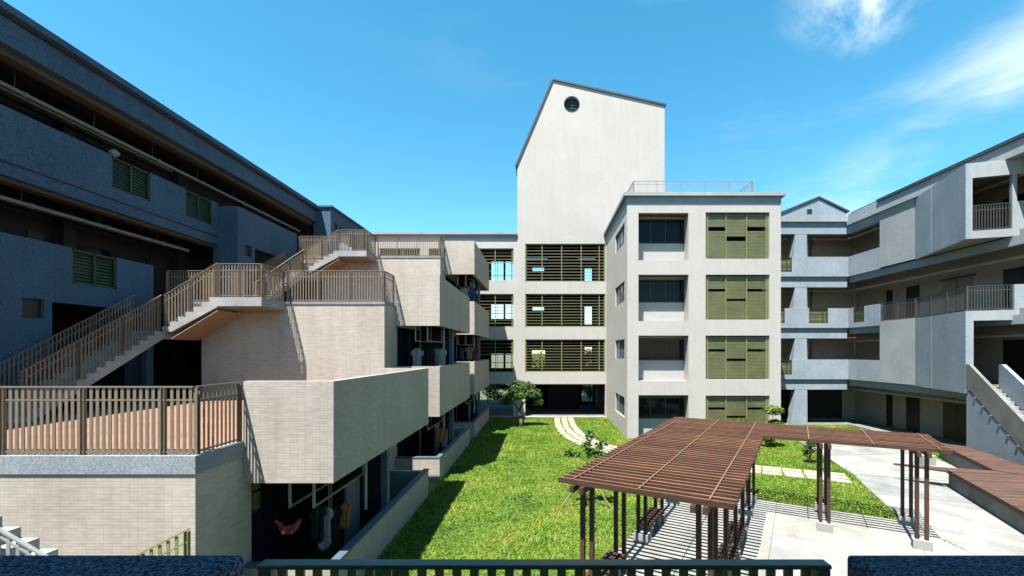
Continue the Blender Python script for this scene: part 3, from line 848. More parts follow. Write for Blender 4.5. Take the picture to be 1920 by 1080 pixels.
# louvre screens
E1, NY = (1,0), (0,1)
for zc, zt in rows:
    louvre(BB, (0,YB), E1, NY, -1.40, 4.95, zc, zt, (-1.34,-0.05-0.02,1.49,3.05,4.48,4.88), 0.225, 'olive_metal', 'slat_olive', 0.10, 0.05, tilt=0)
for (x0, x1) in lx:
    for i, (zc, zt) in enumerate(rowsL):
        if x0 < -6 and i > 0: continue
        zb = zc + (0.0 if i == 1 else 1.35)
        louvre(BB, (0,YB+0.06), E1, NY, x0, x1, zb, zt, (x0+0.04,x1-1.45,x1-0.10), 0.25, 'olive_metal', 'slat_olive', 0.10, 0.045, tilt=0)
        if zb > zc:
            m = MB()
            for z in (zc+0.25, zc+0.75): m.bar((x0,YB+0.2,z), (x1,YB+0.2,z), 0.03, 0.03)
            for x in (x1-0.10, x1-1.45): m.bar((x,YB+0.2,zc), (x,YB+0.2,zb), 0.04, 0.04)
            m.build('guard_rail', 'olive_metal', BB)

# ================================================================== CENTRAL BLOCK
CB = thing('corner_block', 'pale four-storey tiled block with recessed balconies and green perforated screens', 'building', (9.6,31,0))
BX0, BX1, YF = 5.02, 14.17, 27.0
lh = [(5.69,8.67,10.61,13.44), (5.69,8.67,6.99,9.76), (5.69,8.67,3.43,6.13), (5.69,8.67,0.0,2.58)]
rh = [(9.69,13.5,10.71,13.47), (9.69,13.5,7.09,9.76), (9.69,13.5,3.53,6.13), (9.69,13.5,0.25,2.55)]
wall((0,YF), E1, NY, BX0, BX1, -0.03, 14.02, lh+rh, 0.28).build('wall', 'tile_pale', CB)
sideh = [(27.9,31.5,z,z+1.25) for z in (1.1,4.7,8.3,11.9)]
wall((BX0,0), (0,1), (1,0), YF+0.281, 36.0, -0.03, 14.02, sideh, 0.28).build('wall', 'tile_pale', CB)
wall((BX1-0.28,0), (0,1), (1,0), YF+0.281, 36.3, -0.03, 14.02, [], 0.28).build('wall', 'tile_pale', CB)
MB().box(BX0+0.29, BX1-0.29, YF+0.285, 36.2, 13.75, 14.30).build('roof_slab', 'concrete', CB)
MB().box(BX0-0.015, BX1+0.015, YF-0.015, 36.0, 14.022, 14.40).build('shade_band', 'granite_grey', CB)  # blue-grey strip stands in for the shadow under the cornice
MB().box(BX0-0.21, BX1+0.21, YF-0.21, 35.98, 14.403, 14.60).build('cornice', 'granite_pale', CB)
for i, (x0, x1, z0, z1) in enumerate(lh):
    yb = YF+0.86
    sill = z0+1.2 if i < 3 else 1.05
    wall((0,yb), E1, NY, x0-0.3, x1+0.3, z0-0.15 if i < 3 else 0, z1+0.12, [(x0-0.28,x1+0.28,sill,z1-0.12)], 0.12).build('recess_wall', 'paint_white', CB)
    MB().box(x0-0.3, x1+0.3, YF+0.282, yb-0.002, z1+0.003, z1+0.12).build('recess_soffit', 'soffit_brown', CB)
    MB().box(x0-0.3, x0-0.002, YF+0.282, yb-0.002, max(z0-0.1,0), z1).build('recess_jamb', 'paint_white', CB)
    MB().box(x1+0.002, x1+0.3, YF+0.282, yb-0.002, max(z0-0.1,0), z1).build('recess_jamb', 'paint_white', CB)
    if i < 3: MB().box(x0-0.3, x1+0.3, YF+0.282, yb-0.002, z0-0.12, z0-0.003).build('recess_floor', 'paint_white', CB)
    fr = MB()
    fr.bar((x0-0.27,yb+0.06,sill+0.03), (x1+0.27,yb+0.06,sill+0.03), 0.06, 0.06)
    fr.bar((x0-0.27,yb+0.06,z1-0.15), (x1+0.27,yb+0.06,z1-0.15), 0.06, 0.06)
    for u in (x0+0.08, x0+(x1-x0)*0.31, x0+(x1-x0)*0.62, x1-0.08): fr.bar((u,yb+0.06,sill), (u,yb+0.06,z1-0.12), 0.05, 0.06, up=(0,1,0))
    w = fr.build('window', 'frame_dark', CB)
    us = [x0-0.26, x0+(x1-x0)*0.31, x0+(x1-x0)*0.62, x1+0.26]
    for a, b in zip(us[:-1], us[1:]): MB().box(a+0.03, b-0.03, yb+0.055+0.012*(a>x0+1), yb+0.065+0.012*(a>x0+1), sill+0.06, z1-0.18).build('pane', 'glass_dark', w)
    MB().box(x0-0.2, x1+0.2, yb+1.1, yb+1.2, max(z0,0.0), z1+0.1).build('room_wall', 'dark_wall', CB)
    MB().tube((x0,YF+0.55,z1-0.2), (x1,YF+0.55,z1-0.2), 0.02).build('drying_rod', 'pipe_olive', CB)
for i, (x0, x1, z0, z1) in enumerate(rh):
    H = z1-z0; y = YF+0.14
    cols = [x0+0.02, x0+1.25, x0+2.48, x1-0.02]
    m = MB()
    for c in (x0+0.05, x0+0.16, cols[1], cols[2], x1-0.16, x1-0.05): m.bar((c,y-0.02,z0+0.003), (c,y-0.02,z1-0.003), 0.055, 0.05, up=(0,1,0))
    sc = m.build('screen_frame', 'olive_metal', CB)
    for c in range(3):
        a, b = cols[c]+0.04, cols[c+1]-0.04
        s0, s1 = ((0.30,0.39) if i == 0 else (0.31,0.37)) if c != 1 else ((0.51,0.61) if i == 0 else (0.53,0.585))
        MB().box(a, b, y+0.012, y+0.03, z1-H*s0, z1-0.06).build('screen_panel', 'screen_olive', sc)
        MB().box(a, b, y+0.012, y+0.03, z0+0.06, z1-H*s1).build('screen_panel', 'screen_olive', sc)
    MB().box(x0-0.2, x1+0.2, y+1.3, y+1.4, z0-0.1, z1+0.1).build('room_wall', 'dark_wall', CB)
    MB().box(x0-0.2, x1+0.2, YF+0.285, y+1.29, z1+0.003, z1+0.1).build('floor_slab', 'interior_shade', CB)
for (y0, y1, z0, z1) in sideh:
    m = MB(); X = BX0+0.14
    for z in (z0+0.03, z1-0.03): m.bar((X,y0,z), (X,y1,z), 0.06, 0.06)
    for t in (0.01, 0.34, 0.67, 0.99): m.bar((X,y0+(y1-y0)*t,z0), (X,y0+(y1-y0)*t,z1), 0.06, 0.07, up=(1,0,0))
    w = m.build('window', 'frame_dark', CB)
    for a, b in ((0.01,0.34), (0.34,0.67), (0.67,0.99)):
        MB().box(X+0.0, X+0.012, y0+(y1-y0)*a+0.04, y0+(y1-y0)*b-0.04, z0+0.06, z1-0.06).build('pane', 'glass_grey', w)
# roof railing
railing(CB, (5.6,28.0,14.6), (12.95,28.0,14.6), h=1.12, pitch=0.16, mat='rail_pale', w=0.016, posts=(0.0,0.2,0.4,0.6,0.8,1.0), name='roof_railing')
railing(CB, (5.6,28.05,14.6), (5.6,34.0,14.6), h=1.12, pitch=0.2, mat='rail_pale', w=0.016, posts=(0.0,0.33,0.66,1.0), name='roof_railing')
railing(CB, (12.95,28.05,14.6), (12.95,34.0,14.6), h=1.12, pitch=0.2, mat='rail_pale', w=0.016, posts=(0.0,0.33,0.66,1.0), name='roof_railing')

# ================================================================== RIGHT BUILDING
RB = thing('corridor_building', 'grey granite corridor building with gable, open galleries and angled projecting bays', 'building', (22,27,0))
YR, XR = 31.9, 21.4
gg = 'granite_grey'
O1 = (XR, 26.1); e1 = (-0.305,-0.952); e2 = (0.952,-0.305); bl = 5.04
C1 = (O1[0]+e1[0]*bl, O1[1]+e1[1]*bl)
def Q(s, t): return (O1[0]+e1[0]*s+e2[0]*t, O1[1]+e1[1]*s+e2[1]*t)
inn = (-e2[0]*-1, -e2[1]*-1)
for lev in (1,2,3):
    zt = 4.62+3.6*(lev-1); zb = zt-1.38
    # frontal part
    hf = [(15.2,17.45,zt-1.05,zt+1)]
    if lev == 2: hf = [(15.2,16.95,zt-1.05,zt+1), (18.65,19.98,zt-1.05,zt+1)]
    wall((0,YR-0.14), E1, NY, 14.0, XR+0.0, zb, zt, hf, 0.17).build('parapet', gg, RB)
    for a in hf:
        louvre(RB, (0,YR-0.14), E1, NY, a[0], a[1], a[2]+0.01, zt-0.02, (a[0]+0.04,a[1]-0.35,a[1]-0.04), 0.10, 'slat_green', 'screen_olive', 0.05, 0.08, 'louvre_panel')
    MB().box(14.0, XR, YR+0.002, YR+0.25, zb-0.73, zb-0.002).build('edge_beam', gg, RB)
    # wing part, corridor corner
    hw = [(30.2,31.3,zt-1.05,zt+1)] if lev == 2 else []
    wall((XR+0.0,0), (0,1), (1,0), 28.8, YR-0.142+0.0, zb, zt, hw, 0.17).build('parapet', gg, RB)
    for a in hw:
        louvre(RB, (XR,0), (0,1), (1,0), a[0], a[1], a[2]+0.01, zt-0.02, (a[0]+0.04,a[1]-0.04), 0.10, 'slat_green', 'screen_olive', 0.05, 0.08, 'louvre_panel')
    MB().box(XR+0.13, XR+0.36, 17.0, YR-0.01, zb-0.42, zb-0.002).build('edge_beam', gg, RB)
    MB().box(14.0, 27.0, YR+0.252, 36.0, zb+0.02, zb+0.32).build('floor_slab', 'paint_beige', RB)
    MB().box(XR+0.362, 27.0, 17.0, YR+0.248, zb+0.02, zb+0.32).build('floor_slab', 'paint_beige', RB)
    # columns of the frontal part: tapered pier
    zf = zb+0.33; zc = zt+3.6-1.38-0.74 if lev < 3 else 13.45
    if True:
        m = MB(); 
        a0, a1, b0, b1 = 17.62, 18.62, 17.74, 18.58
        z_lo = zt-0.25
        m.add([(a0,YR+0.01,z_lo),(a1,YR+0.01,z_lo),(a1,YR+0.55,z_lo),(a0,YR+0.55,z_lo),(b0,YR+0.01,zc),(b1,YR+0.01,zc),(b1,YR+0.55,zc),(b0,YR+0.55,zc)],
              [(0,3,2,1),(4,5,6,7),(0,1,5,4),(1,2,6,5),(2,3,7,6),(3,0,4,7)]).build('pier', gg, RB)
    # pipes under slabs
    z = zc-0.12
    MB().path([(14.5,YR+1.0,z), (21.9,YR+1.0,z)], 0.06).build('service_pipe', 'pipe', RB)
    MB().path([(19.3,YR+0.4,z-0.05), (20.6,YR+2.4,z-0.05)], 0.05).build('service_pipe', 'pipe', RB)
    MB().path([(XR+0.55,17.0,z-0.05), (XR+0.55,YR+0.9,z-0.05)], 0.08).build('service_pipe', 'pipe', RB)
    MB().path([(XR+0.95,17.0,z-0.0), (XR+0.95,YR+0.5,z-0.0)], 0.045).build('service_pipe', 'pipe_red' if lev == 1 else 'pipe_olive', RB)
    for xx in (18.95, 20.15):
        MB().tube((xx,YR+2.28,zf), (xx+0.12,YR+2.28,zc), 0.05).build('downpipe', 'rail_dark', RB)
MB().path([(18.7,YR+0.35,6.05), (21.4,YR+0.35,6.12), (22.0,28.9,6.12)], 0.035).build('sprinkler_pipe', 'pipe_red', RB)
# ground floor pier, pipes and walls
MB().add([(17.45,YR+0.01,0),(18.62,YR+0.01,0),(18.62,YR+0.55,0),(17.45,YR+0.55,0),(17.74,YR+0.01,2.5),(18.60,YR+0.01,2.5),(18.60,YR+0.55,2.5),(17.74,YR+0.55,2.5)],
         [(0,3,2,1),(4,5,6,7),(0,1,5,4),(1,2,6,5),(2,3,7,6),(3,0,4,7)]).build('pier', gg, RB)
MB().path([(XR+0.5,17.0,2.55), (XR+0.5,YR+0.5,2.55)], 0.09).build('service_pipe', 'pipe', RB)
MB().box(14.0, 23.6, YR+2.4, YR+2.6, 0.03, 14.0).build('inner_wall', 'paint_cream', RB)
MB().box(23.6, 23.8, 15.0, YR+2.398, 0.03, 14.0).build('inner_wall', 'paint_cream', RB)
MB().box(XR+0.2, 23.59, 16.2, 16.4, 0.03, 14.0).build('inner_wall', 'interior_shade', RB)
for lev, zf in ((0,0.1),(1,3.6),(2,7.2),(3,10.8)):
    for y, w_ in ((30.6,0.5), (28.4,1.0), (22.2,1.0), (19.2,1.0)):
        MB().box(23.55, 23.598, y, y+w_, zf, zf+2.15).build('door', 'frame_dark', RB)
    d = MB().box(23.56, 23.597, 24.9, 26.7, zf, zf+2.1).build('double_door', 'door_wood' if lev == 0 else 'paint_beige', RB)
    MB().box(23.545, 23.559, 25.78, 25.82, zf, zf+2.1).build('door_gap', 'frame_dark', d)
    MB().box(23.54, 23.559, 25.6, 25.66, zf+1.0, zf+1.15).build('handle', 'rail_dark', d)
    MB().box(23.50, 23.598, 24.7, 26.9, zf+2.15, zf+2.22).build('door_lintel', 'rail_dark', RB)
    MB().box(14.4, 16.9 if lev else 22.6, YR+2.35, YR+2.398, zf+0.03, zf+2.4).build('shade_sheet', 'dark_wall', RB)  # black sheet over the inner wall, painted stand-in for deep shade
# upper and lower bays
BT = 0.17
for lev, z0, z1 in ((1,3.2,7.08), (3,10.46,14.0)):
    MB().box(XR-0.02, XR+0.15, 26.1, 28.78, z0+0.05, z1).build('bay_panel', 'granite_pale', RB)
    wall(O1, e1, e2, 0.0, bl, z0, z1, [], BT).build('bay_panel', gg, RB)
    gr = MB()
    q0 = Q(bl*0.37,-0.004)
    gr.bar((q0[0],q0[1],z0+0.02), (q0[0],q0[1],z1-0.02), 0.03, 0.012, up=(e2[0],e2[1],0)).build('panel_joint', 'granite_pale', RB)
    if lev == 3:
        hs_ = [(0.26,1.73,10.82,13.3), (1.9,4.2,12.05,13.3)]
        wall(C1, e2, (-e1[0],-e1[1]), BT+0.002, 4.6, z0, z1, hs_, 0.2).build('bay_front', 'granite_pale', RB)
        ins = lambda t, d: (C1[0]+e2[0]*t-e1[0]*d, C1[1]+e2[1]*t-e1[1]*d)
        a, b = ins(0.28,0.1), ins(1.71,0.1)
        railing(RB, (a[0],a[1],10.83), (b[0],b[1],10.83), h=1.2, pitch=0.11, mat='rail_dark', w=0.03, posts=(0.04,0.96))
    else:
        wall(C1, e2, (-e1[0],-e1[1]), BT+0.002, 4.6, z0, z1, [(0.30,4.4,3.3,6.62)], 0.2).build('bay_front', 'granite_pale', RB)
    pts = [Q(0.0,0.18), Q(bl-0.21,0.18), Q(bl-0.21,4.5), (27,22), (27,26.1)]
    MB().prism(pts, z0+0.05, z0+0.30).build('bay_floor', 'paint_beige', RB)
    if lev == 1: MB().prism(pts, z1-0.35, z1-0.04).build('bay_roof', 'paint_beige', RB)
    else: MB().prism(pts, z1-0.35, z1-0.003).build('bay_roof', 'paint_beige', RB)
    MB().box(24.6, 24.8, 16.5, 27.0, z0+0.3, z1-0.36).build('inner_wall', 'dark_wall', RB)
# level 2 railings on top of the lower bay
railing(RB, (XR+0.06,28.75,7.1), (XR+0.06,26.12,7.1), h=1.15, pitch=0.11, mat='rail_dark', w=0.03, posts=(0.0,0.5,1.0))
a, b = Q(0.05,0.08), Q(bl-0.05,0.08)
railing(RB, (a[0],a[1],7.1), (b[0],b[1],7.1), h=1.15, pitch=0.11, mat='rail_dark', w=0.03, posts=(0.0,0.33,0.66,1.0))
a, b = Q(bl-0.08,0.1), Q(bl-0.08,1.75)
railing(RB, (a[0],a[1],7.1), (b[0],b[1],7.1), h=1.15, pitch=0.11, mat='rail_dark', w=0.03, posts=(0.02,0.98))
wall(C1, e2, (-e1[0],-e1[1]), 1.8, 4.6, 7.085, 8.25, [], 0.2).build('parapet', gg, RB)
MB().box(23.50, 23.597, 20.4, 20.75, 8.0, 8.6).build('hose_cabinet', 'pipe_red', RB)
# roof edge of frontal part, gable, wing eave
MB().box(14.0, XR, YR+0.002, YR+0.3, 13.45, 14.28).build('edge_beam', gg, RB)
MB().box(13.9, XR-0.0, YR-0.16, YR+0.3, 14.283, 14.62).build('eave', 'granite_pale', RB)
gx0, gx1, gax = 13.6, XR-0.02, 19.3
gb0, gap_ = 14.62, 15.95
sq = (18.55,18.88,14.78,15.08)
zl = 14.9
m = MB()
m.extr([(16.2,YR-0.06,gb0), (XR-0.1,YR-0.06,gb0), (XR-0.1,YR-0.06,14.95), (19.35,YR-0.06,gap_), (16.2,YR-0.06,14.62)], (0,0.25,0)).build('gable', gg, RB)
MB().box(18.55, 18.90, YR-0.075, YR-0.058, 14.85, 15.18).build('gable_vent', 'frame_dark', RB)
for a, b in (((16.0,14.58),(19.35,15.96)), ((19.35,15.96),(21.5,14.93))):
    MB().bar((a[0],YR+1.5,a[1]+0.07), (b[0],YR+1.5,b[1]+0.07), 3.3, 0.10).build('gable_roof', 'roof_metal', RB)
MB().box(XR-0.14, XR+0.35, 17.0, YR-0.17, 14.003, 14.30).build('eave', 'granite_pale', RB)
MB().box(XR+0.0, XR+0.35, 27.0, YR-0.01, 13.45, 14.0).build('edge_beam', gg, RB)
MB().box(XR-0.05, XR+0.30, 17.0, YR-0.165, 14.303, 14.78).build('roof_parapet', gg, RB)
MB().box(XR-0.16, XR+0.02, 17.0, 28.9, 14.70, 14.86).build('gutter', 'edge_dark', RB)
MB().add([(XR+0.05,17,14.80),(XR+0.05,31.6,14.80),(27,31.6,16.6),(27,17,16.6),(XR+0.05,17,14.88),(XR+0.05,31.6,14.88),(27,31.6,16.7),(27,17,16.7)],
         [(0,3,2,1),(4,5,6,7),(0,1,5,4),(1,2,6,5),(2,3,7,6),(3,0,4,7)]).build('roof', 'roof_metal', RB)
MB().prism([(14.0,YR+0.31),(27,YR+0.31),(27,36),(14.0,36)], 14.02, 14.28).build('ceiling', 'paint_beige', RB)
MB().prism([(XR+0.36,17),(27,17),(27,YR+0.30),(XR+0.36,YR+0.30)], 14.02, 14.28).build('ceiling', 'paint_beige', RB)

# entrance stair of the right building
RS = thing('entrance_staircase', 'grey granite staircase with solid balustrades leading up to the lower angled bay', 'staircase', (18.9,18,0))
nst, rs, tr = 21, 0.165, 0.28
top = Vector((*Q(bl+0.0,0.15), 3.45))
down = Vector((e1[0],e1[1],0)); acr = Vector((e2[0],e2[1],0))
prof = [(0,3.45)]
for i in range(nst):
    prof += [((i)*tr, 3.45-(i+0)*rs), ((i+1)*tr, 3.45-(i+0)*rs)]
prof = prof[1:] + [(nst*tr, 0.0), (0,0.0)]
MB().extr([Vector((top.x,top.y,0))+down*(s_+0.02)+Vector((0,0,z_)) for s_, z_ in prof], acr*1.05).build('flight', 'concrete_stair', RS)
def balus(t0, th, name, mat):
    b0 = Vector((C1[0],C1[1],0))+acr*t0
    sl = rs/tr
    Lr = nst*tr
    up_ = [(0.03,3.55), (0.03,4.58), (0.25,4.58), (Lr,4.58-sl*(Lr-0.25)), (Lr,3.55-sl*Lr+0.0)]
    MB().extr([b0+down*s_+Vector((0,0,z_)) for s_, z_ in up_], acr*th).build(name, mat, RS)
balus(0.0, 0.13, 'balustrade', 'concrete_dark'); balus(1.22, 0.16, 'balustrade', gg)
b0 = Vector((C1[0],C1[1],0))+acr*0.015
MB().extr([b0+down*0.03+Vector((0,0,0)), b0+down*0.03+Vector((0,0,3.42)), b0+down*(nst*tr)+Vector((0,0,0.06)), b0+down*(nst*tr)], acr*0.11).build('side_wall', gg, RS)
for i in range(nst-1):
    p = b0+down*(i*tr+0.17)-acr*0.022+Vector((0,0,3.45-(i+0.5)*rs+0.02))
    if i % 2 == 0: inst('step_nose', box_mesh('step_nose', 0.16, 0.03, 0.03, 'concrete_stair'), RS, p, math.atan2(e1[1],e1[0]))

# ================================================================== TIMBER DECKS
def shrink(poly, d):
    cx = sum(p[0] for p in poly)/len(poly); cy = sum(p[1] for p in poly)/len(poly)
    return [(cx+(x-cx)*(1-d), cy+(y-cy)*(1-d)) for x, y in poly]
def deck(label, poly, zt, group=None):
    cx = sum(p[0] for p in poly)/len(poly); cy = sum(p[1] for p in poly)/len(poly)
    D = thing('timber_deck', label, 'deck', (cx,cy,0))
    n = (0.16,0.987); pw = 0.145
    vals = [n[0]*x+n[1]*y for x, y in poly]
    c = min(vals)
    while c < max(vals):
        q = clip(clip(poly, n, c+0.004, False), n, c+pw-0.006, True)
        if len(q) >= 3: MB().prism(q, zt-0.035, zt+random.uniform(-0.003,0.003)).build('plank', 'deck_wood', D)
        c += pw
    MB().prism(shrink(poly, 0.05), 0.0, zt-0.16).build('plinth', 'concrete_dark', D)
    MB().prism(shrink(poly, 0.012), zt-0.159, zt-0.037).build('edge_board', 'deck_wood', D)
    return D
d2 = [(15.45,17.5), (16.9,17.0), (18.0,15.2), (17.5,8.0), (11.8,8.8)]
d1 = [(19.3,22.2), (19.85,21.3), (18.02,15.24), (16.93,17.04)]
D2 = deck('long low timber deck on grey concrete plinth beside the concrete path', d2, 0.70)
MB().prism([(14.07,18.2), (15.46,17.52), (15.2,17.0)], 0.62, 0.695).build('deck_nose', 'deck_wood', D2)
deck('narrow timber deck at the foot of the granite entrance staircase', d1, 0.72)
o = MB().box(17.15,17.75,20.45,20.95,0.0,0.47).build('concrete_block', 'concrete', None, bevel=0.01)
tag(o, 'low pale concrete block standing on the path behind the long deck', 'block')

# ================================================================== PERGOLA
PG = thing('pergola', 'L-shaped dark brown timber pergola with closely spaced slats over the plaza', 'pergola', (4.5,12.5,0))
rzu = math.atan2(PU.y, PU.x)
def P3(u, v, z): x, y = UV(u, v); return Vector((x, y, z))
vv = 0.0; i = 0
NS = 44
for i in range(NS):
    v = 0.03+9.54*i/(NS-1)
    u1 = 3.17 if v < 6.93 else 7.46
    du = random.uniform(-0.015,0.015)
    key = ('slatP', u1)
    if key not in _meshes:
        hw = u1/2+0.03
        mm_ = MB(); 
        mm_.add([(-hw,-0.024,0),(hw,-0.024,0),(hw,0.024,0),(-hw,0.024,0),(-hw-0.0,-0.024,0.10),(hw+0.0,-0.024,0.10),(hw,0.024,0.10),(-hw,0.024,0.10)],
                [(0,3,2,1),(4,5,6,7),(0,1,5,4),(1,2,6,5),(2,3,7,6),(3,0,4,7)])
        me_ = mm_.mesh('slat', 'pergola_wood'); me_.materials.append(M['pergola_lit_top'])
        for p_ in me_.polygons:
            if p_.normal.z > 0.5: p_.material_index = 1          # upper faces take the lighter tone, sunlight painted in
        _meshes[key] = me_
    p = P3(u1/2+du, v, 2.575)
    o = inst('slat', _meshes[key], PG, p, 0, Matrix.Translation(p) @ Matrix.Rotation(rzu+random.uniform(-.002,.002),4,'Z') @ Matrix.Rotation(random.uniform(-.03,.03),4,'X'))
for u, va, vb in ((0.28,0,9.57), (1.58,0,9.57), (2.80,0,9.57), (4.35,6.95,9.57), (5.85,6.95,9.57), (7.22,6.95,9.57)):
    MB().bar(P3(u,va,2.687), P3(u,vb,2.687), 0.022, 0.018).build('batten', 'strip_wood', PG)
posts_at = [(u, v) for u in (0.40,2.65) for v in (0.42,2.32,4.05,5.75,7.50,9.18)] + [(4.75,7.35), (4.75,9.16), (6.90,7.22), (6.90,9.12)]
for u, v in posts_at:
    p = P3(u, v, 0.02)
    MBf = MB().box(-0.2,0.2,-0.13,0.13,0,0.24)
    if 'foot' not in _meshes: _meshes['foot'] = MBf.mesh('footing', 'concrete')
    f_ = inst('footing', _meshes['foot'], PG, p, rzu)
    for du in (-0.1, 0.1):
        inst('post', box_mesh('post', 0.085, 0.085, 2.19, 'pergola_wood'), PG, P3(u+du, v, 0.262), rzu)
for u, va, vb in ((0.40,-0.12,9.5), (2.65,-0.12,9.5), (4.75,6.9,9.5), (6.90,6.9,9.5)):
    MB().bar(P3(u-0.1,va,2.513), P3(u-0.1,vb,2.513), 0.085, 0.12).build('beam', 'pergola_wood', PG)
    MB().bar(P3(u+0.1,va,2.513), P3(u+0.1,vb,2.513), 0.085, 0.12).build('beam', 'pergola_wood', PG)
def bench(u, v0, v1, label):
    c = P3(u, (v0+v1)/2, 0.02)
    B = thing('bench', label, 'bench', c, 'benches under the pergola')
    for du in (-0.165,-0.055,0.055,0.165):
        MB().bar(P3(u+du,v0,0.455), P3(u+du,v1,0.455), 0.09, 0.05).build('seat_slat', 'pergola_wood', B)
    for v in (v0+0.22, v1-0.22):
        MB().bar(P3(u-0.2,v,0.395), P3(u+0.2,v,0.395), 0.07, 0.065).build('cross_bearer', 'pergola_wood', B)
        MB().bar(P3(u,v,0.022), P3(u,v,0.36), 0.30, 0.16, up=(PV.x,PV.y,0)).build('leg', 'concrete', B)
bench(0.40, 4.25, 5.55, 'slatted timber bench between the lawn-side pergola posts, one gap before the corner')
bench(0.40, 0.65, 2.1, 'slatted timber bench between the lawn-side pergola posts, next to the first post pair')
bench(2.65, 2.55, 3.85, 'slatted timber bench between inner pergola posts, second gap from the open end')
bench(2.65, 4.25, 5.55, 'slatted timber bench between inner pergola posts, third gap from the open end')

# ================================================================== LAUNDRY
def rack(y0, ln, zt, label):
    T = thing('laundry_rack', label, 'laundry rack', (-4.85,y0+0.3,zt-0.9), 'hanging laundry racks under the balconies')
    for x in (-4.66, -5.15):
        MB().tube((x,y0+0.35,zt-0.65), (x,y0+ln,zt-0.65), 0.028).build('rod', 'pipe_olive', T)
        for y in (y0+0.38, y0+ln-0.1):
            MB().bar((x,y,zt-0.65), (x,y,zt+0.52), 0.045, 0.045).build('hanger_post', 'pipe', T)
def garment(px, py0, y, w, h, mat, name, label, kind='shirt', face=0.35, group=None):
    """cloth hanging from (px,py0) at depth y"""
    x = XP(px, y); z = ZP(py0, y)
    nx, nz = 14, 14
    m = MB()
    for j in range(nz+1):
        t = j/nz
        if kind == 'shirt':
            hw = w*(0.16+0.34*min(1,t/0.10)) if t < 0.10 else (w*0.5*(1.0+0.04*math.sin(t*9)) if t < 0.33 else w*(0.34+0.03*t))
        elif kind == 'shorts':
            hw = w*(0.42+0.08*t)
        else:
            hw = w*(0.46+0.05*math.sin(5*t))
        for i in range(nx+1):
            u = 2*i/nx-1
            xx = u*hw; yy = 0.035*math.sin(u*7+t*2+px)+0.02*math.sin(u*15+t*5)*t
            zz = -h*t - (0.06*w*(abs(u)) if kind == 'shirt' and t < 0.35 else 0) - (0.05*h*math.cos(u*3.0+px) if t > 0.9 else 0)
            if kind == 'swag': zz = -h*t*0.55 - h*0.45*(1-u*u)
            m.v.append((xx, yy, zz))
    m.f = [(j*(nx+1)+i, j*(nx+1)+i+1, (j+1)*(nx+1)+i+1, (j+1)*(nx+1)+i) for j in range(nz) for i in range(nx)]
    if kind == 'shorts':
        m.f = [f_ for k_, f_ in enumerate(m.f) if not (k_//nx > 5 and (k_ % nx) in (6,7))]
    me_ = m.mesh(name, mat, True)
    o = bpy.data.objects.new(name, me_)
    _link(o, None, Matrix.Translation((x,y,z)) @ Matrix.Rotation(face,4,'Z'))
    s_ = o.modifiers.new('thick', 'SOLIDIFY'); s_.thickness = 0.012
    return tag(o, label, cat=name.replace('_', ' '), group=group)
for k in range(3):
    for lev in range(0, k+1):
        nm = ['ground-level', 'first-floor', 'second-floor'][lev]
        wh = ['first unit', 'middle unit', 'end unit'][k]
        rack(BY[k], 3.0, DK[0]+3.6*lev-0.8+0.02 if False else 2.65+3.6*lev, f'olive pipe laundry rack in the {nm} balcony of the {wh}')
G1 = None
garment(540, 972, 9.35, 0.5, 0.34, 'cloth_pink', 'hung_towel', 'pink and red cloth drooping from rack in the dark lowest balcony', 'swag', 0.1)
garment(610, 950, 9.9, 0.36, 0.9, 'cloth_grey', 'shirt', 'pale grey shirt hanging in the dark lowest balcony beside ochre garment', 'shirt', 0.9)
garment(628, 950, 10.2, 0.42, 0.8, 'cloth_black', 'shirt', 'black shirt hanging between the pale shirt and the ochre garment', 'shirt', 1.0)
garment(646, 942, 10.5, 0.36, 0.6, 'cloth_ochre', 'shirt', 'ochre garment hanging at the end of the lowest balcony rack', 'shirt', 1.1)
garment(596, 948, 9.6, 0.34, 0.75, 'cloth_black', 'shirt', 'dark shirt hanging beside the pale grey shirt, nearest the front post', 'shirt', 0.7)
garment(826, 803, 19.4, 0.5, 0.62, 'cloth_orange', 'hung_towel', 'orange and white towel hanging in the ground balcony of the middle unit', 'towel', 0.5)
garment(833, 806, 19.8, 0.3, 0.75, 'cloth_pale', 'hung_towel', 'pale towel hanging behind the orange towel', 'towel', 0.6)
garment(782, 652, 18.8, 0.5, 0.95, 'cloth_pale', 'shirt', 'white patterned shirt hanging under the middle unit projecting balcony', 'shirt', 0.2)
garment(806, 655, 19.3, 0.4, 0.7, 'cloth_black', 'shirt', 'black top hanging right beside the white patterned shirt', 'shirt', 0.3)
garment(829, 653, 19.8, 0.4, 0.8, 'cloth_grey', 'shirt', 'grey shirt hanging near the blue column under the projecting balcony', 'shirt', 0.5)
garment(880, 650, 27.9, 0.5, 0.8, 'cloth_khaki', 'shirt', 'khaki shirt hanging beside a red garment near the gabled building', 'shirt', 0.2)
garment(891, 652, 28.2, 0.36, 0.8, 'cloth_red', 'shirt', 'red garment hanging beside the khaki shirt', 'shirt', 0.3)
garment(866, 652, 27.8, 0.3, 0.7, 'cloth_blue', 'shirt', 'dark blue garment hanging beside the khaki shirt', 'shirt', 0.2)
garment(872, 538, 28.0, 0.5, 0.75, 'cloth_grey', 'shirt', 'grey top hanging under the topmost projecting balcony', 'shirt', 0.2)
garment(885, 540, 28.2, 0.4, 0.8, 'cloth_blue', 'shorts', 'dark blue shorts hanging under the topmost projecting balcony', 'shorts', 0.2)
garment(884, 528, 28.4, 0.25, 0.45, 'cloth_khaki', 'hung_towel', 'small khaki towel under the topmost projecting balcony', 'towel', 0.2)

# ================================================================== VEGETATION
def tube_tree(parent, segs, mat='bark'):
    m = MB()
    for p0, p1, r0, r1 in segs: m.tube(p0, p1, r0, r1, 8)
    return m.build('trunk', mat, parent, smooth=True)
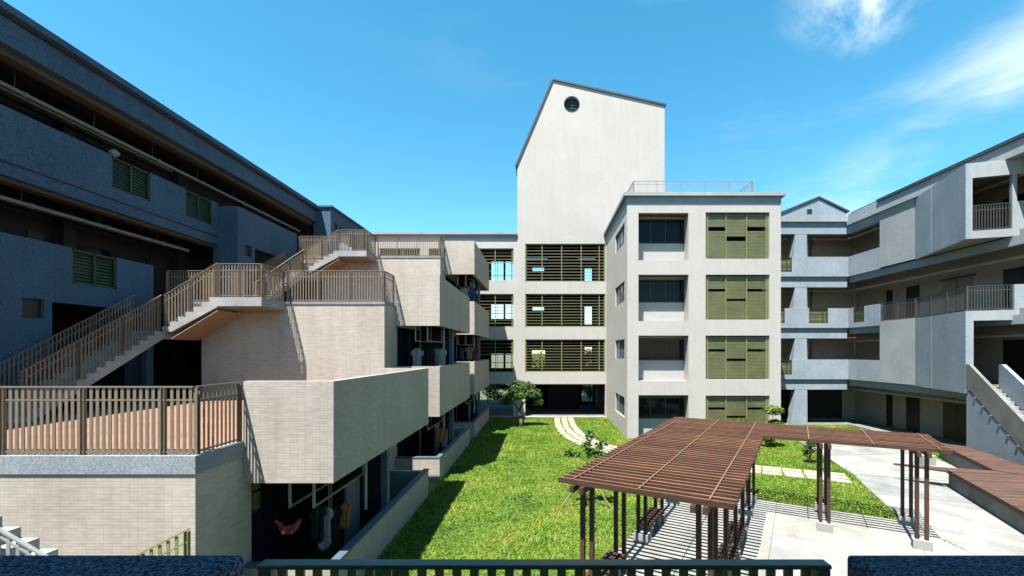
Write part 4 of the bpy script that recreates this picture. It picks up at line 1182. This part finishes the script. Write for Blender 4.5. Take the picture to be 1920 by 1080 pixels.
# small tree by the passage
tx, ty = XP(978,31.3), 31.3
T = thing('small_tree', 'small round-crowned tree with bent trunk standing by the dark passage', 'tree', (tx,ty,0))
segs = [((tx,ty,-0.1),(tx-0.05,ty,0.55),0.14,0.11), ((tx-0.05,ty,0.55),(tx-0.15,ty,1.15),0.11,0.09), ((tx-0.15,ty,1.1),(tx+0.1,ty+0.05,1.7),0.08,0.06),
        ((tx-0.1,ty,1.0),(tx-0.6,ty-0.1,1.75),0.06,0.035), ((tx+0.05,ty,1.5),(tx+0.65,ty-0.1,2.2),0.05,0.03), ((tx+0.05,ty,1.6),(tx-0.2,ty+0.2,2.5),0.045,0.025),
        ((tx+0.02,ty,0.5),(tx+0.45,ty+0.1,1.3),0.05,0.03)]
tube_tree(T, segs)
bl_ = [(tx-0.5,ty,2.2,0.65,0.55,0.42), (tx+0.2,ty,2.75,0.75,0.6,0.40), (tx+0.85,ty-0.1,2.3,0.6,0.5,0.38), (tx+1.15,ty,1.7,0.38,0.35,0.28), (tx-1.0,ty,1.8,0.5,0.45,0.34), (tx+0.1,ty-0.2,2.2,0.6,0.55,0.3), (tx-0.2,ty+0.2,2.95,0.45,0.35,0.28)]
quads_obj('crown', leaf_cloud(bl_, 2500, 0.10, 3), 'leaf_mid', T)
# staked sapling beside the pergola
tx, ty = 1.45, 15.1
T = thing('sapling', 'thin staked sapling with sparse leaves on the lawn beside the pergola', 'tree', (tx,ty,0))
tube_tree(T, [((tx,ty,-0.1),(tx-0.03,ty,1.0),0.032,0.026), ((tx-0.03,ty,1.0),(tx+0.05,ty,1.75),0.026,0.017), ((tx+0.03,ty,1.5),(tx-0.45,ty,1.75),0.014,0.008), ((tx+0.04,ty,1.6),(tx+0.5,ty,2.1),0.014,0.008), ((tx+0.05,ty,1.7),(tx+0.1,ty,2.4),0.014,0.006), ((tx,ty,1.3),(tx+0.45,ty-0.2,1.7),0.012,0.006)])
quads_obj('crown', leaf_cloud([(tx-0.55,ty,1.78,0.2,0.2,0.14),(tx-0.3,ty,1.72,0.15,0.15,0.1),(tx+0.1,ty,2.38,0.16,0.16,0.22),(tx+0.0,ty,2.05,0.2,0.2,0.18),(tx+0.5,ty,2.1,0.2,0.2,0.2),(tx+0.25,ty,1.8,0.3,0.25,0.2),(tx+0.5,ty-0.2,1.75,0.16,0.16,0.1)], 520, 0.075, 5), 'leaf_mid', T)
for p in ((0.55,15.0), (2.3,14.9), (1.5,16.1)):
    MB().tube((p[0],p[1],-0.08), (tx+(p[0]-tx)*0.08,ty+(p[1]-ty)*0.08,1.12), 0.03, 0.025).build('stake', 'stake', T)
def shrub(x, y, blobs, n, size, mats, label, name='shrub'):
    T = thing(name, label, 'shrub', (x,y,0))
    m = MB()
    for b in blobs: m.tube((x+random.uniform(-.05,.05),y,-0.06), (x+b[0],y+b[1],b[2]), 0.022, 0.01, 6)
    m.build('trunk', 'bark', T)
    for i, mt in enumerate(mats):
        bs = [(x+b[0],y+b[1],b[2],b[3],b[3],b[4]) for b in blobs[i::len(mats)]]
        quads_obj('crown' if i == 0 else 'foliage', leaf_cloud(bs, n//len(mats), size, int(x*10)+i, aspect=0.35), mt, T)
shrub(12.35, 24.5, [(0.1,0,2.0,0.55,0.25),(0.2,0,1.35,0.35,0.15),(0.3,0,1.15,0.5,0.25),(-0.2,0,0.6,0.4,0.3)], 1500, 0.12, ['leaf_bright','leaf_red','leaf_dark'] if False else ['leaf_bright','leaf_mid'], 'tall bright green shrub with long leaves in front of the corner block')
shrub(10.7, 24.6, [(0,0,1.35,0.45,0.2),(0.4,0,1.2,0.35,0.2),(-0.1,0,0.8,0.4,0.4)], 700, 0.1, ['leaf_bright','leaf_mid'], 'lower yellow-green shrub in front of the corner block screens')
shrub(12.35, 21.0, [(0,0,0.7,0.32,0.3),(0.12,0,0.95,0.25,0.2),(-0.1,0.05,0.45,0.22,0.2)], 620, 0.07, ['leaf_dark','leaf_mid'], 'small dark dense shrub standing on the grass beside the path')
# low scrub seen through the passage and beyond
for i, (x, y, r) in enumerate(((-5.6,46.0,1.3), (-3.9,46.8,1.2), (4.9,47.5,1.4), (-7.6,47.0,1.5))):
    bs = [(x+random.uniform(-.6,.6)*r, y+random.uniform(-.4,.4)*r, 0.5+random.uniform(0,1.5), 0.6*r, 0.6*r, 0.5) for _ in range(8)]
    T = thing('bush', ['wide leafy bush behind the passage, farthest from the round tree', 'leafy bush glimpsed through the passage behind the small tree', 'bush glimpsed through the narrow passage doorway', 'large bush beyond the passage behind the balcony columns'][i], 'bush', (x,y,0))
    MB().tube((x,y,-0.1), (x,y,0.9), 0.06, 0.03).build('trunk', 'bark', T)
    quads_obj('crown', leaf_cloud(bs, 1500, 0.11, 40+i), 'leaf_bright' if i % 2 else 'leaf_mid', T)

for i, (x, y) in enumerate(((-0.6,51.0), (5.2,50.5))):
    T = thing('tall_tree', ['leafy tree behind the gabled building, seen through louvres near the round tree', 'leafy tree behind the gabled building, seen through louvres near the corner block'][i], 'tree', (x,y,0))
    MB().tube((x,y,-0.1), (x,y,3.4), 0.16, 0.08).build('trunk', 'bark', T)
    bs = [(x+random.uniform(-1.2,1.2), y+random.uniform(-.8,.8), 3.4+random.uniform(-0.6,1.7), 0.9, 0.9, 0.7) for _ in range(9)]
    quads_obj('crown', leaf_cloud(bs, 2200, 0.13, 60+i), 'leaf_bright', T)

# grass blades
def in_poly(x, y, poly):
    ins_ = np.zeros(len(x), bool); n = len(poly)
    for i in range(n):
        x0, y0 = poly[i]; x1, y1 = poly[(i+1)%n]
        c = ((y0 > y) != (y1 > y)) & (x < (x1-x0)*(y-y0)/((y1-y0) if y1 != y0 else 1e-9)+x0)
        ins_ ^= c
    return ins_
NB = 420000
yy = 4.0 + 31.5*rng.random(NB)**1.35
xx = -4.05 + 25.3*rng.random(NB)
keep = np.ones(NB, bool)
for pl in (plaza, pathA, pathB, pathC, d1, d2): keep &= ~in_poly(xx, yy, pl)
keep &= ~((xx > 4.98) & (xx < 14.2) & (yy > 26.95))
keep &= (xx < 1.25*yy+1) & (yy > 5)
pv = np.array(paver_xy)
for a in pv:
    dx = xx-a[0]; dy = yy-a[1]
    keep &= ~((np.abs(dx*a[2]+dy*a[3]) < 0.35) & (np.abs(-dx*a[3]+dy*a[2]) < 0.205))
xx, yy = xx[keep], yy[keep]
n = len(xx)
patch = np.sin(xx*1.7+1.3*np.sin(yy*0.9))*np.cos(yy*1.3+0.7*np.sin(xx*1.1))
h = (0.035+0.045*rng.random(n))*(1+0.25*patch)
edge = np.exp(-np.maximum(xx+4.05,0)/0.7)
h *= 1+1.6*edge*rng.random(n)
ang = rng.random(n)*2*np.pi
wd = 0.011+0.008*rng.random(n)+0.0005*yy
lean = 1.3*h
a2 = rng.random(n)*2*np.pi
v = np.zeros((n,3,3))
v[:,0,0] = xx-np.cos(ang)*wd; v[:,0,1] = yy-np.sin(ang)*wd; v[:,0,2] = -0.004
v[:,1,0] = xx+np.cos(ang)*wd; v[:,1,1] = yy+np.sin(ang)*wd; v[:,1,2] = -0.004
v[:,2,0] = xx+np.cos(a2)*lean; v[:,2,1] = yy+np.sin(a2)*lean; v[:,2,2] = h
me = bpy.data.meshes.new('grass')
me.vertices.add(n*3); me.vertices.foreach_set('co', v.astype(np.float32).ravel())
me.loops.add(n*3); me.loops.foreach_set('vertex_index', np.arange(n*3, dtype=np.int32))
me.polygons.add(n); me.polygons.foreach_set('loop_start', np.arange(0, n*3, 3, dtype=np.int32))
me.update(calc_edges=True); me.materials.append(M['grass'])
o = bpy.data.objects.new('grass', me); _link(o, None, Matrix.Identity(4))
tag(o, 'short bright green lawn grass between the buildings', 'grass', kind='stuff')

# ================================================================== VIEWING BALCONY (where the photographer stands)
VB = thing('viewing_balcony', 'dark blue granite balcony parapets and unseen shading roof around the viewpoint', 'balcony', (0,0.5,3.1))
for x0, x1 in ((-5.0,-1.322), (1.347,5.0)):
    MB().box(x0, x1, 1.74, 2.02, 0.0, 4.252).build('parapet', 'granite_coarse', VB, bevel=0.02)
MB().box(-5.0, 5.0, -2.6, 1.735, 2.9, 3.1).build('floor_slab', 'concrete', VB)
MB().box(-5.0, 5.0, -2.6, 1.42, 6.75, 7.0).build('roof_slab', 'paint_beige', VB)  # unseen roof, its front edge set to shade the parapets
MB().box(-5.0, 5.0, -2.8, -2.6, 0.0, 7.0).build('back_wall', 'paint_beige', VB)
for x in (-4.8, 4.8): MB().box(x-0.2, x+0.2, 0.4, 0.8, 3.1, 6.75).build('column', 'granite_blue', VB)
GR = thing('balcony_railing', 'dark green metal balcony railing between two granite parapets', 'railing', (0,1.85,3.1))
yr = 1.83
MB().box(-1.14, 1.15, yr-0.03, yr+0.03, 4.283, 4.302).build('handrail', 'rail_green', GR, bevel=0.006)
MB().box(-1.12, 1.13, yr-0.015, yr+0.015, 3.18, 3.22).build('bottom_rail', 'rail_green', GR)
for x in (-1.11, 1.12): MB().box(x-0.025, x+0.025, yr-0.025, yr+0.025, 3.1, 4.281).build('post', 'rail_green', GR)
bm_ = box_mesh('baluster', 0.035, 0.012, 1.062, 'olive_metal')
for i in range(31): inst('baluster', bm_, GR, (-1.05+2.11*i/30, yr, 3.22))
